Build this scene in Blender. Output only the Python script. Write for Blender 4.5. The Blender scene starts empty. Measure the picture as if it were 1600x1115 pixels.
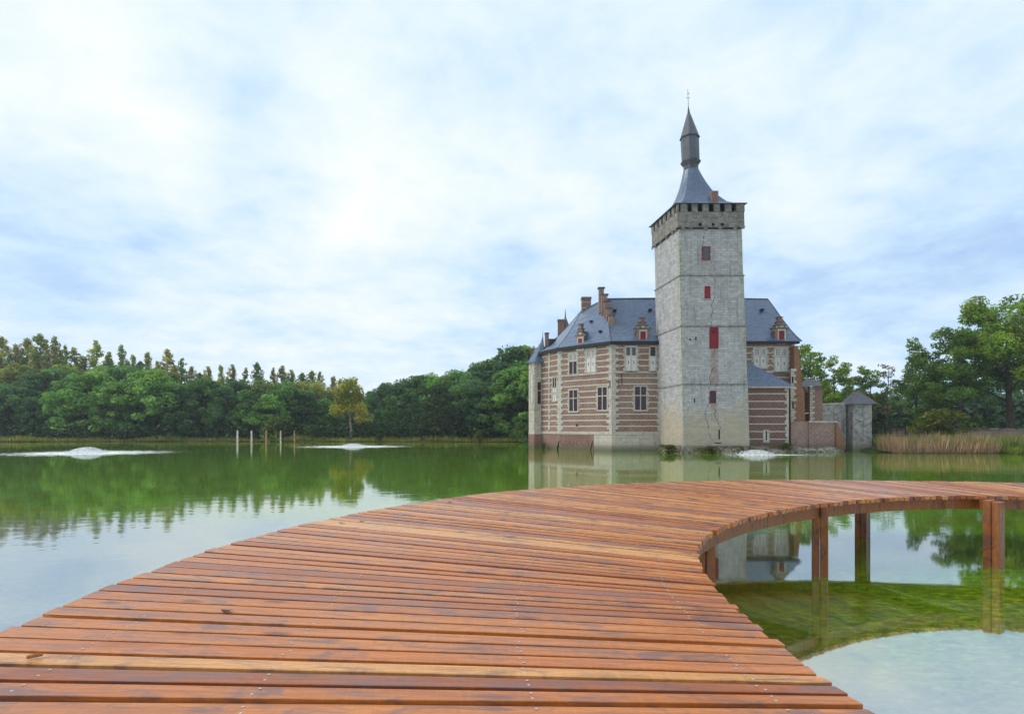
import bpy, math, random
import numpy as np
from mathutils import Vector

random.seed(7)
rng = np.random.default_rng(7)
sc = bpy.context.scene
R = math.radians

# ------------------------------------------------------------------ camera
# pinhole measured from the photograph (1600 x 1115): focal 890 px, horizon on row 669
F, U0, VH, EYE = 890.0, 800.0, 669.0, 2.6
cam_d = bpy.data.cameras.new('camera')
cam = bpy.data.objects.new('camera', cam_d)
sc.collection.objects.link(cam)
cam.location = (0, 0, EYE)
cam.rotation_euler = (R(90), 0, 0)
cam_d.sensor_width = 36
cam_d.lens = F / 1600 * 36
cam_d.shift_y = (VH - 557.5) / 1600
cam_d.clip_start = 0.05
cam_d.clip_end = 9000
sc.camera = cam

# ------------------------------------------------------------------ exposure
sc.view_settings.view_transform = 'Standard'
sc.view_settings.look = 'None'
sc.view_settings.exposure = 0.18
sc.view_settings.gamma = 1.0
sc.render.film_transparent = False
sc.cycles.max_bounces = 6
sc.cycles.diffuse_bounces = 3
sc.cycles.glossy_bounces = 3
sc.cycles.transmission_bounces = 2
sc.cycles.transparent_max_bounces = 12
sc.cycles.use_denoising = True


# ------------------------------------------------------------------ node helper
class NT:
    def __init__(s, tree):
        s.t = tree
        s.n = tree.nodes
        s.l = tree.links

    def put(s, sock, v):
        if v is None:
            return
        if hasattr(v, 'links') or isinstance(v, bpy.types.NodeSocket):
            s.l.new(v, sock)
        else:
            if sock.type == 'RGBA' and len(v) == 3:
                v = (*v, 1)
            sock.default_value = v

    def node(s, typ, ins=None, **props):
        nd = s.n.new(typ)
        for k, v in props.items():
            setattr(nd, k, v)
        for k, v in (ins or {}).items():
            s.put(nd.inputs[k], v)
        return nd

    def math(s, op, a, b=0.0, clamp=False):
        return s.node('ShaderNodeMath', {0: a, 1: b}, operation=op, use_clamp=clamp).outputs[0]

    def vmath(s, op, a, b=(0, 0, 0)):
        nd = s.node('ShaderNodeVectorMath', {0: a, 1: b}, operation=op)
        return nd.outputs['Value'] if op in ('DOT_PRODUCT', 'LENGTH') else nd.outputs[0]

    def mapr(s, v, a, b, c=0.0, d=1.0, smooth=True):
        nd = s.node('ShaderNodeMapRange', {0: v, 1: a, 2: b, 3: c, 4: d})
        nd.interpolation_type = 'SMOOTHSTEP' if smooth else 'LINEAR'
        return nd.outputs[0]

    def noise(s, vec, scale, detail=4, rough=0.55, dist=0.0, dim='3D'):
        nd = s.node('ShaderNodeTexNoise', {'Vector': vec, 'Scale': scale, 'Detail': detail,
                                           'Roughness': rough, 'Distortion': dist})
        return nd.outputs['Fac']

    def mix(s, f, a, b):
        nd = s.n.new('ShaderNodeMix')
        nd.data_type = 'RGBA'
        s.put(nd.inputs[0], f)
        s.put(nd.inputs[6], a)
        s.put(nd.inputs[7], b)
        return nd.outputs[2]

    def mul(s, a, b):
        nd = s.n.new('ShaderNodeMix')
        nd.data_type = 'RGBA'
        nd.blend_type = 'MULTIPLY'
        nd.inputs[0].default_value = 1
        s.put(nd.inputs[6], a)
        s.put(nd.inputs[7], b)
        return nd.outputs[2]

    def sep(s, v):
        return s.node('ShaderNodeSeparateXYZ', {0: v}).outputs

    def comb(s, x, y, z):
        return s.node('ShaderNodeCombineXYZ', {0: x, 1: y, 2: z}).outputs[0]

    def bump(s, h, strength, dist=0.1):
        return s.node('ShaderNodeBump', {'Height': h, 'Strength': strength, 'Distance': dist}).outputs[0]

    def ramp(s, f, stops):
        nd = s.n.new('ShaderNodeValToRGB')
        el = nd.color_ramp.elements
        while len(el) < len(stops):
            el.new(0.5)
        for e, (p, c) in zip(el, stops):
            e.position = p
            e.color = (*c, 1)
        s.put(nd.inputs[0], f)
        return nd.outputs[0]


# ------------------------------------------------------------------ world: Nishita sky behind high cloud
SUN_EL, SUN_AZ = R(38), R(274)      # azimuth clockwise from +Y (behind and left of the camera)
w = bpy.data.worlds.new('World')
sc.world = w
w.use_nodes = True
w.node_tree.nodes.clear()
q = NT(w.node_tree)
sky = q.node('ShaderNodeTexSky', sky_type='NISHITA', sun_disc=False, sun_elevation=SUN_EL,
             sun_rotation=SUN_AZ, air_density=1.0, dust_density=1.5, ozone_density=1.0)
bg_sky = q.node('ShaderNodeBackground', {'Color': sky.outputs[0], 'Strength': 0.12})
dirv = q.node('ShaderNodeTexCoord').outputs['Generated']
dn = q.vmath('NORMALIZE', dirv)
dx, dy, dz = q.sep(dn)[0:3]
zz = q.math('ADD', q.math('MAXIMUM', dz, 0.0), 0.22)
pl = q.comb(q.math('DIVIDE', dx, zz), q.math('DIVIDE', dy, zz), 0.0)
n1 = q.noise(pl, 0.85, 6, 0.5, 0.3)
n2 = q.noise(q.vmath('ADD', pl, (7.3, 2.1, 0)), 2.6, 6, 0.55, 0.2)


def lobe(u, v, inner, outer):
    d = Vector(((u - U0) / F, 1, (VH - v) / F)).normalized()
    return q.mapr(q.vmath('DOT_PRODUCT', dn, tuple(d)), math.cos(R(outer)), math.cos(R(inner)))


acc = q.math('MULTIPLY', n1, 1.15)
n3 = q.noise(q.vmath('ADD', pl, (1.3, 5.1, 0)), 6.5, 6, 0.6, 0.3)
acc = q.math('ADD', acc, q.math('MULTIPLY', n2, 0.62))
acc = q.math('ADD', acc, q.math('MULTIPLY', q.math('SUBTRACT', n3, 0.5), 0.46))
acc = q.math('ADD', acc, q.math('MULTIPLY', q.mapr(dz, 0.55, 0.9), 0.35))
for (u, v, a, b, amp) in [(330, 240, 3, 20, 0.20), (640, 170, 3, 15, 0.18), (90, 90, 3, 14, 0.12),
                          (600, 450, 3, 14, 0.14), (150, 480, 3, 11, 0.10), (150, 365, 2, 10, -0.19), (420, 260, 1, 8, -0.16),
                          (360, 60, 1, 9, -0.14), (1480, 500, 6, 24, -0.10), (1500, 120, 4, 22, -0.04),
                          (880, 60, 2, 12, -0.10), (730, 430, 1, 9, -0.12), (1400, 340, 3, 13, 0.09),
                          (1420, 250, 4, 15, 0.13), (1050, 60, 2, 12, 0.08), (1130, 330, 2, 12, 0.06), (900, 240, 2, 10, 0.08)]:
    acc = q.math('ADD', acc, q.math('MULTIPLY', lobe(u, v, a, b), amp))
mask = q.mapr(acc, 0.56, 1.36, smooth=False)
cloudcol = q.ramp(mask, [(0.0, (0.42, 0.61, 0.95)), (0.3, (0.60, 0.79, 1.0)), (0.6, (0.79, 0.90, 1.0)),
                         (1.0, (1.0, 1.0, 1.0))])
bg_cl = q.node('ShaderNodeBackground', {'Color': cloudcol, 'Strength': 0.95})
cover = q.mapr(mask, 0.0, 0.5, 0.85, 1.0)
mx = q.node('ShaderNodeMixShader', {0: cover, 1: bg_sky.outputs[0], 2: bg_cl.outputs[0]})
q.node('ShaderNodeOutputWorld', {0: mx.outputs[0]})

sun_d = bpy.data.lights.new('sun', 'SUN')
sun_d.energy = 1.5
sun_d.angle = R(20)
sun_d.color = (1.0, 0.95, 0.88)
sun = bpy.data.objects.new('sun', sun_d)
sc.collection.objects.link(sun)
sdir = Vector((math.sin(SUN_AZ) * math.cos(SUN_EL), math.cos(SUN_AZ) * math.cos(SUN_EL), math.sin(SUN_EL)))
sun.rotation_euler = (-sdir).to_track_quat('-Z', 'Y').to_euler()


# ------------------------------------------------------------------ object helpers
def tag(o, label=None, cat=None, group=None, kind=None):
    if label:
        o['label'] = label
    if cat:
        o['category'] = cat
    if group:
        o['group'] = group
    if kind:
        o['kind'] = kind
    return o


def empty(name, loc, label=None, cat=None, group=None, rz=0.0):
    o = bpy.data.objects.new(name, None)
    sc.collection.objects.link(o)
    o.location = loc
    o.rotation_euler = (0, 0, rz)
    o.empty_display_size = 0.3
    return tag(o, label, cat, group)


def wloc(o):
    v = Vector((0, 0, 0))
    while o:
        v += o.location
        o = o.parent
    return v


def at(u, v, Y):
    return Vector(((u - U0) / F * Y, Y, EYE + (VH - v) / F * Y))


class MB:
    """collects geometry in world coordinates; build() links ONE mesh object"""

    def __init__(s):
        s.v, s.f, s.m = [], [], []

    def add(s, vs, fs, mi=0):
        b = len(s.v)
        s.v += [tuple(x) for x in vs]
        s.f += [tuple(b + i for i in f) for f in fs]
        s.m += [mi] * len(fs)

    def hexa(s, p, mi=0):   # 8 points: bottom ring 0-3, top ring 4-7
        s.add(p, [(3, 2, 1, 0), (4, 5, 6, 7), (0, 1, 5, 4), (1, 2, 6, 5), (2, 3, 7, 6), (3, 0, 4, 7)], mi)

    def box(s, a, b, mi=0):
        x0, y0, z0 = a
        x1, y1, z1 = b
        s.hexa([(x0, y0, z0), (x1, y0, z0), (x1, y1, z0), (x0, y1, z0),
                (x0, y0, z1), (x1, y0, z1), (x1, y1, z1), (x0, y1, z1)], mi)

    def prism(s, poly, z0, z1, mi=0, cap=True):
        n = len(poly)
        vs = [(p[0], p[1], z0) for p in poly] + [(p[0], p[1], z1) for p in poly]
        fs = [(i, (i + 1) % n, n + (i + 1) % n, n + i) for i in range(n)]
        if cap:
            fs += [tuple(range(n, 2 * n)), tuple(range(n - 1, -1, -1))]
        s.add(vs, fs, mi)

    def loft(s, rings, mi=0, cap=True):
        n = len(rings[0])
        vs = [p for r in rings for p in r]
        fs = []
        for k in range(len(rings) - 1):
            for i in range(n):
                j = (i + 1) % n
                fs.append((k * n + i, k * n + j, (k + 1) * n + j, (k + 1) * n + i))
        if cap:
            fs += [tuple(range(n - 1, -1, -1)), tuple(range((len(rings) - 1) * n, len(rings) * n))]
        s.add(vs, fs, mi)

    def tube(s, pts, radii, n=7, mi=0):
        rings = []
        for i, p in enumerate(pts):
            p = Vector(p)
            d = (Vector(pts[min(i + 1, len(pts) - 1)]) - Vector(pts[max(i - 1, 0)])).normalized()
            a = d.cross(Vector((0.3, 0.9, 0.1))).normalized()
            b = d.cross(a)
            rings.append([tuple(p + (a * math.cos(t) + b * math.sin(t)) * radii[i])
                          for t in [2 * math.pi * k / n for k in range(n)]])
        s.loft(rings, mi)

    def build(s, name, mat, parent=None, smooth=False, bevel=0.0):
        me = bpy.data.meshes.new(name)
        off = wloc(parent) if parent else Vector((0, 0, 0))
        me.from_pydata([(a - off.x, b - off.y, c - off.z) for a, b, c in s.v], [], s.f)
        mats = mat if isinstance(mat, (list, tuple)) else [mat]
        for m in mats:
            me.materials.append(m)
        me.polygons.foreach_set('material_index', s.m)
        if smooth:
            me.polygons.foreach_set('use_smooth', [True] * len(s.f))
        me.update()
        o = bpy.data.objects.new(name, me)
        sc.collection.objects.link(o)
        o.parent = parent
        if bevel:
            b = o.modifiers.new('bevel', 'BEVEL')
            b.width = bevel
            b.segments = 1
            b.limit_method = 'ANGLE'
        return o


# ------------------------------------------------------------------ materials
def material(name):
    m = bpy.data.materials.new(name)
    m.use_nodes = True
    m.node_tree.nodes.clear()
    return m, NT(m.node_tree)


def finish(q, shader):
    q.node('ShaderNodeOutputMaterial', {0: shader})


def princ(q, col, rough=0.8, normal=None, spec=0.4, **kw):
    ins = {'Base Color': col, 'Roughness': rough, 'Specular IOR Level': spec}
    if normal is not None:
        ins['Normal'] = normal
    ins.update(kw)
    return q.node('ShaderNodeBsdfPrincipled', ins).outputs[0]


def wallcoord(q):
    """metres along the wall, height, from the real surface position"""
    g = q.node('ShaderNodeNewGeometry')
    p = q.sep(g.outputs['Position'])
    n = q.sep(g.outputs['True Normal'])
    t = q.math('SUBTRACT', q.math('MULTIPLY', p[0], n[1]), q.math('MULTIPLY', p[1], n[0]))
    return q.comb(t, p[2], 0.0), t, p[2], g.outputs['Position']


def mat_plain(name, col, rough=0.8, var=0.25, scale=3.0, spec=0.3, col2=None, metallic=0.0):
    m, q = material(name)
    pos = q.node('ShaderNodeNewGeometry').outputs['Position']
    n = q.noise(pos, scale, 5, 0.6)
    c2 = col2 or tuple(c * (1 - var) for c in col)
    c = q.mix(q.mapr(n, 0.35, 0.65), c2, col)
    finish(q, princ(q, c, rough, q.bump(n, 0.3, 0.02), spec, Metallic=metallic))
    return m


def mat_brick(name, brick, stone, band=0.70, off=0.0, thick=0.125, jitter=0.35, bands=True, dirty=0.3):
    m, q = material(name)
    uv, t, z, pos = wallcoord(q)
    bt = q.node('ShaderNodeTexBrick', {'Vector': uv, 'Color1': tuple(c * 1.2 for c in brick), 'Color2': tuple(c * 0.62 for c in brick),
                                       'Mortar': tuple(0.55 * a + 0.45 * b for a, b in zip(stone, brick)), 'Scale': 1.0,
                                       'Mortar Size': 0.012, 'Bias': -0.1, 'Brick Width': 0.24, 'Row Height': 0.085})
    # lozenge pattern of darker headers, softly worn
    a = q.math('PINGPONG', q.math('ADD', t, z), 0.26)
    b = q.math('PINGPONG', q.math('SUBTRACT', t, z), 0.26)
    loz = q.math('MULTIPLY', q.mapr(a, 0.03, 0.10, 1, 0), 1.0)
    loz = q.math('MAXIMUM', loz, q.mapr(b, 0.03, 0.10, 1, 0))
    col = q.mix(q.math('MULTIPLY', loz, 0.35), bt.outputs[0], tuple(c * 0.5 for c in brick))
    big = q.noise(pos, 0.55, 5, 0.6)
    col = q.mix(q.mapr(big, 0.4, 0.7, 0, dirty), col, tuple(0.55 * a + 0.45 * b for a, b in zip(stone, brick)))
    mid = q.noise(pos, 3.5, 4, 0.7)
    col = q.mix(q.mapr(mid, 0.35, 0.7, jitter, 0), col, tuple(c * 0.45 for c in brick))
    if bands:
        zz = q.math('ADD', z, q.math('MULTIPLY', q.math('SUBTRACT', q.noise(pos, 1.7, 2), 0.5), 0.08))
        fr = q.math('FRACT', q.math('DIVIDE', q.math('ADD', zz, off), band))
        on = q.mapr(fr, thick / band - 0.03, thick / band + 0.03, 1, 0)
        sc_ = q.mix(q.mapr(mid, 0.3, 0.6, 0.35, 0), stone, tuple(c * 0.6 for c in stone))
        col = q.mix(on, col, sc_)
    low = q.mapr(q.math('ADD', z, q.math('MULTIPLY', big, 1.2)), 0.7, 1.9, 0.7, 0)
    col = q.mix(low, col, (0.10, 0.095, 0.055))
    finish(q, princ(q, col, 0.9, q.bump(mid, 0.4, 0.03), 0.15))
    return m


def mat_stone(name, c1, c2, rowh=0.22, w=0.55, stain=(0.16, 0.155, 0.14), amt=0.5, warm=None, zwarm=6.0, low=True, strk=0.5, mort=0.66):
    m, q = material(name)
    uv, t, z, pos = wallcoord(q)
    bt = q.node('ShaderNodeTexBrick', {'Vector': uv, 'Color1': c1, 'Color2': c2, 'Mortar': tuple(c * mort for c in c2), 'Scale': 1.0,
                                       'Mortar Size': 0.016, 'Mortar Smooth': 0.4, 'Bias': 0.0, 'Brick Width': w, 'Row Height': rowh})
    mid = q.noise(pos, 2.2, 6, 0.7)
    big = q.noise(pos, 0.35, 5, 0.65)
    col = q.mix(q.mapr(mid, 0.42, 0.68, 0, amt), bt.outputs[0], stain)
    streak = q.noise(q.comb(q.math('MULTIPLY', t, 2.2), q.math('MULTIPLY', z, 0.22), 0.0), 1.0, 5, 0.6)
    col = q.mix(q.mapr(streak, 0.52, 0.72, 0, strk), col, stain)
    fine = q.noise(pos, 14, 3, 0.7)
    col = q.mix(q.mapr(fine, 0.55, 0.75, 0, 0.45), col, tuple(c * 0.45 for c in c2))
    if warm:
        px_ = q.sep(pos)[0]
        for (xc, xw, z0_, z1_, am_) in ((21.35, 0.55, 7.3, 10.9, 0.8), (21.25, 0.45, 3.4, 5.3, 0.75), (20.3, 0.5, 19.6, 20.6, 0.5), (24.6, 0.25, 11.0, 13.0, 0.7)):
            wx = q.mapr(q.math('ABSOLUTE', q.math('SUBTRACT', px_, xc)), xw * 0.4, xw, 1, 0)
            wz = q.math('MULTIPLY', q.mapr(z, z0_ - 0.3, z0_ + 0.3), q.mapr(z, z1_ - 0.3, z1_ + 0.3, 1, 0))
            f_ = q.math('MULTIPLY', q.math('MULTIPLY', wx, wz), q.mapr(mid, 0.35, 0.55, 0.2, am_))
            col = q.mix(f_, col, (0.30, 0.20, 0.155))
        zz = q.math('ADD', z, q.math('MULTIPLY', q.math('SUBTRACT', big, 0.5), 7.0))
        col = q.mix(q.mapr(zz, zwarm - 3, zwarm, 0.75, 0), col, q.mul(warm, q.mix(0.5, (1, 1, 1), bt.outputs[0])))
    if low:
        lowf = q.mapr(q.math('ADD', z, q.math('MULTIPLY', mid, 0.8)), 0.5, 1.5, 0.8, 0)
        col = q.mix(lowf, col, (0.09, 0.09, 0.05))
    h = q.math('ADD', q.math('MULTIPLY', bt.outputs['Fac'], -0.5), mid)
    finish(q, princ(q, col, 0.9, q.bump(h, 0.5, 0.04), 0.15))
    return m


def mat_slate(name, c=(0.055, 0.075, 0.11), c2=(0.035, 0.05, 0.075), rough=0.38):
    m, q = material(name)
    g = q.node('ShaderNodeNewGeometry')
    pos = g.outputs['Position']
    p = q.sep(pos)
    n = q.sep(g.outputs['True Normal'])
    t = q.math('SUBTRACT', q.math('MULTIPLY', p[0], n[1]), q.math('MULTIPLY', p[1], n[0]))
    uv = q.comb(t, p[2], 0.0)
    bt = q.node('ShaderNodeTexBrick', {'Vector': uv, 'Color1': c, 'Color2': c2, 'Mortar': tuple(x * 0.5 for x in c2), 'Scale': 1.0,
                                       'Mortar Size': 0.012, 'Brick Width': 0.28, 'Row Height': 0.2})
    big = q.noise(pos, 0.5, 5, 0.65)
    mid = q.noise(pos, 4.0, 4, 0.65)
    col = q.mix(q.mapr(big, 0.4, 0.7, 0.0, 0.45), bt.outputs[0], (0.10, 0.125, 0.15))
    col = q.mix(q.mapr(mid, 0.55, 0.75, 0.0, 0.35), col, (0.03, 0.035, 0.04))
    h = q.math('ADD', bt.outputs['Fac'], mid)
    finish(q, princ(q, col, q.mapr(mid, 0.3, 0.7, rough - 0.05, rough + 0.15), q.bump(h, 0.35, 0.02), 0.5))
    return m


BR = (0.26, 0.125, 0.092)
ST = (0.60, 0.545, 0.45)
M = {}
M['brick_band'] = mat_brick('banded_brick', BR, ST, dirty=0.35)
M['brick'] = mat_brick('red_brick', (0.25, 0.105, 0.075), ST, bands=False, dirty=0.25)
M['brick_dark'] = mat_brick('dark_banded_brick', (0.15, 0.05, 0.042), ST, band=0.83, off=0.28, thick=0.1, dirty=0.08, jitter=0.25)
M['brick_pink'] = mat_brick('weathered_pink_brick', (0.33, 0.19, 0.15), (0.45, 0.4, 0.34), bands=False, dirty=0.6)
M['brick_orange'] = mat_brick('orange_brick', (0.29, 0.115, 0.06), (0.4, 0.3, 0.22), bands=False, dirty=0.3)
M['stone'] = mat_stone('tower_stone', (0.525, 0.505, 0.50), (0.385, 0.37, 0.365), stain=(0.19, 0.19, 0.188), warm=(0.58, 0.49, 0.33), zwarm=6.0, amt=0.42, strk=0.6, rowh=0.26, w=0.7, mort=0.64)
M['parapet'] = mat_stone('parapet_stone', (0.35, 0.32, 0.27), (0.23, 0.21, 0.18), stain=(0.11, 0.11, 0.105), amt=0.85, low=False)
M['quoin'] = mat_stone('dressed_stone', (0.60, 0.55, 0.46), (0.48, 0.44, 0.37), rowh=0.3, w=0.6, amt=0.35, low=False, strk=0.2)
M['plinth'] = mat_stone('plinth_plaster', (0.56, 0.50, 0.40), (0.52, 0.47, 0.38), rowh=0.5, w=1.1, amt=0.4)
M['plaster'] = mat_stone('stained_plaster', (0.44, 0.42, 0.37), (0.41, 0.39, 0.35), rowh=0.25, w=0.5, stain=(0.13, 0.13, 0.135), amt=0.9, strk=0.9, mort=0.93)
M['slate'] = mat_slate('blue_slate', (0.11, 0.175, 0.285), (0.075, 0.12, 0.205), 0.27)
M['slate_old'] = mat_slate('grey_slate', (0.12, 0.13, 0.15), (0.085, 0.095, 0.11), 0.5)
M['slate_moss'] = mat_slate('mossy_slate', (0.10, 0.10, 0.075), (0.07, 0.07, 0.05), 0.7)
M['lead'] = mat_plain('lead', (0.10, 0.11, 0.12), 0.5, 0.4, 4)
M['gutter'] = mat_plain('dark_gutter', (0.022, 0.022, 0.025), 0.5, 0.4, 3)
M['glass'] = mat_plain('old_glass', (0.02, 0.022, 0.026), 0.15, 0.5, 6, 0.5)
M['lead_glass'] = mat_plain('leaded_glass', (0.10, 0.10, 0.105), 0.3, 0.6, 9, 0.5)
M['red'] = mat_plain('red_paint', (0.26, 0.012, 0.025), 0.55, 0.35, 5)
M['white'] = mat_plain('white_shutter_paint', (0.66, 0.62, 0.58), 0.6, 0.15, 4)
M['dark'] = mat_plain('dark_hollow', (0.012, 0.011, 0.010), 0.95, 0.3, 4)
M['iron'] = mat_plain('black_iron', (0.015, 0.015, 0.017), 0.5, 0.2, 4)
M['rock'] = mat_plain('bank_rock', (0.30, 0.27, 0.21), 0.95, 0.6, 2.2, col2=(0.07, 0.065, 0.04))
M['bark'] = mat_plain('bark', (0.085, 0.065, 0.045), 0.95, 0.5, 3)
M['bark_pale'] = mat_plain('pale_bark', (0.25, 0.22, 0.17), 0.9, 0.5, 2)
M['foam'] = mat_plain('white_water', (0.9, 0.92, 0.92), 0.6, 0.06, 3)
M['pole'] = mat_plain('bleached_pole', (0.72, 0.68, 0.62), 0.7, 0.3, 2.0, col2=(0.5, 0.36, 0.25))
M['rust'] = mat_plain('rusty_pole', (0.5, 0.33, 0.22), 0.8, 0.4, 2.0, col2=(0.32, 0.14, 0.07))
M['screw'] = mat_plain('screw_head', (0.75, 0.7, 0.62), 0.3, 0.2, 60, 0.6, metallic=0.6)


def mat_leaf(name, back=0.45):
    m, q = material(name)
    tint = q.node('ShaderNodeObjectInfo').outputs['Color']
    sh = q.node('ShaderNodeAttribute', attribute_name='shade').outputs['Fac']
    hue = q.node('ShaderNodeAttribute', attribute_name='hue').outputs['Fac']
    col = q.mul(tint, q.ramp(sh, [(0.0, (0.5, 0.53, 0.55)), (0.5, (1.15, 1.15, 1.1)), (1.0, (2.15, 2.0, 1.6))]))
    col = q.mix(q.math('MULTIPLY', hue, 0.5), col, q.mul(col, (2.1, 1.25, 0.6)))
    d = princ(q, col, 0.65, None, 0.25)
    t = q.node('ShaderNodeBsdfTranslucent', {'Color': q.mul(col, (1.2, 1.3, 0.6))}).outputs[0]
    finish(q, q.node('ShaderNodeMixShader', {0: back, 1: d, 2: t}).outputs[0])
    return m


M['leaf'] = mat_leaf('leaves')
M['blade'] = mat_leaf('grass_blades', 0.25)

# ---- ground
m, q = material('ground_soil')
pos = q.node('ShaderNodeNewGeometry').outputs['Position']
n = q.noise(pos, 0.25, 6, 0.65)
n_ = q.noise(pos, 3.0, 4, 0.65)
c = q.mix(q.mapr(n, 0.4, 0.62), (0.06, 0.075, 0.025), (0.11, 0.13, 0.04))
c = q.mix(q.mapr(n_, 0.45, 0.7, 0, 0.5), c, (0.10, 0.075, 0.04))
finish(q, princ(q, c, 0.95, q.bump(n_, 0.8, 0.1), 0.1))
M['ground'] = m

# ---- water
m, q = material('lake_water')
pos = q.node('ShaderNodeNewGeometry').outputs['Position']
px, py, pz = q.sep(pos)[0:3]
r1 = q.noise(q.comb(q.math('MULTIPLY', px, 1.0), q.math('MULTIPLY', py, 1.6), 0), 0.9, 3, 0.55, 0.4)
r2 = q.noise(q.comb(px, q.math('MULTIPLY', py, 1.5), 3.0), 4.5, 3, 0.6, 0.3)
patch = q.mapr(q.noise(pos, 0.06, 3, 0.5), 0.42, 0.62, 0.25, 1.0)
h = q.math('ADD', q.math('MULTIPLY', r1, 0.030), q.math('MULTIPLY', r2, 0.0035))
h = q.math('MULTIPLY', h, patch)
inring = q.vmath('LENGTH', q.vmath('SUBTRACT', pos, (8.3, 3.8, 0)))
h = q.math('MULTIPLY', h, q.mapr(inring, 8.5, 14.0, 0.12, 1.0))
nb = q.node('ShaderNodeBump', {'Height': h, 'Strength': 0.28, 'Distance': 1.0}).outputs[0]
weed = q.noise(q.comb(q.math('MULTIPLY', px, 1.6), q.math('MULTIPLY', py, 3.2), 0), 3.4, 8, 0.75, 0.9)
weedb = q.noise(pos, 0.35, 5, 0.6)
alg = q.ramp(weed, [(0.34, (0.012, 0.040, 0.003)), (0.5, (0.105, 0.240, 0.008)), (0.63, (0.29, 0.50, 0.012))])
alg = q.mix(q.mapr(weedb, 0.45, 0.7, 0, 0.55), alg, (0.13, 0.12, 0.012))
# greyer bed colour painted where the water mirrors sky, standing for its brightness
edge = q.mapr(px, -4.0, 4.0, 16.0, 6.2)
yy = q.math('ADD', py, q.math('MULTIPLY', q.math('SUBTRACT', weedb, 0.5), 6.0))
sky_pale = q.mapr(q.math('SUBTRACT', yy, edge), -2.0, 2.0, 1.0, 0.0)
alg = q.mix(q.math('MULTIPLY', sky_pale, 0.9), alg, q.mix(q.mapr(weed, 0.35, 0.65), (0.13, 0.15, 0.12), (0.24, 0.25, 0.21)))
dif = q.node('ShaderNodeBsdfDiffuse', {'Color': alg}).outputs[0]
gl = q.node('ShaderNodeBsdfGlossy', {'Color': (1.0, 0.975, 0.945), 'Roughness': 0.035, 'Normal': nb}).outputs[0]
fr = q.node('ShaderNodeFresnel', {'IOR': 3.9, 'Normal': nb}).outputs[0]
fr = q.math('POWER', fr, 0.64)
finish(q, q.node('ShaderNodeMixShader', {0: fr, 1: dif, 2: gl}).outputs[0])
M['water'] = m

# ---- foam sheet: holes in the foam are transparent, density falls off from the spout
m, q = material('foam_sheet')
uv = q.node('ShaderNodeTexCoord').outputs['Object']
uvn = q.vmath('MULTIPLY', uv, (1, 1, 0))
rr = q.vmath('LENGTH', uvn)
nz = q.noise(q.vmath('MULTIPLY', uv, (9, 16, 1)), 1.0, 7, 0.75, 0.4)
al = q.mapr(q.math('ADD', q.math('SUBTRACT', 1.0, rr), q.math('MULTIPLY', q.math('SUBTRACT', nz, 0.5), 2.4)), 0.15, 0.85)
al = q.math('MULTIPLY', al, q.mapr(rr, 0.8, 1.0, 1, 0))
tr = q.node('ShaderNodeBsdfTransparent').outputs[0]
df = q.node('ShaderNodeBsdfDiffuse', {'Color': (0.88, 0.9, 0.9)}).outputs[0]
finish(q, q.node('ShaderNodeMixShader', {0: al, 1: tr, 2: df}).outputs[0])
M['foam_sheet'] = m


# ---- churned water of the fountain domes: broken, half see-through
m, q = material('spray')
pos = q.node('ShaderNodeNewGeometry').outputs['Position']
nz = q.noise(pos, 5.0, 6, 0.75, 0.3)
lw_ = q.node('ShaderNodeLayerWeight', {'Blend': 0.35}).outputs['Facing']
al = q.math('ADD', q.mapr(nz, 0.35, 0.6, 0.45, 1.0), q.math('MULTIPLY', lw_, -0.55), clamp=True)
tr = q.node('ShaderNodeBsdfTransparent').outputs[0]
df = q.node('ShaderNodeBsdfDiffuse', {'Color': (0.82, 0.86, 0.87)}).outputs[0]
finish(q, q.node('ShaderNodeMixShader', {0: al, 1: tr, 2: df}).outputs[0])
M['spray'] = m

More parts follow.
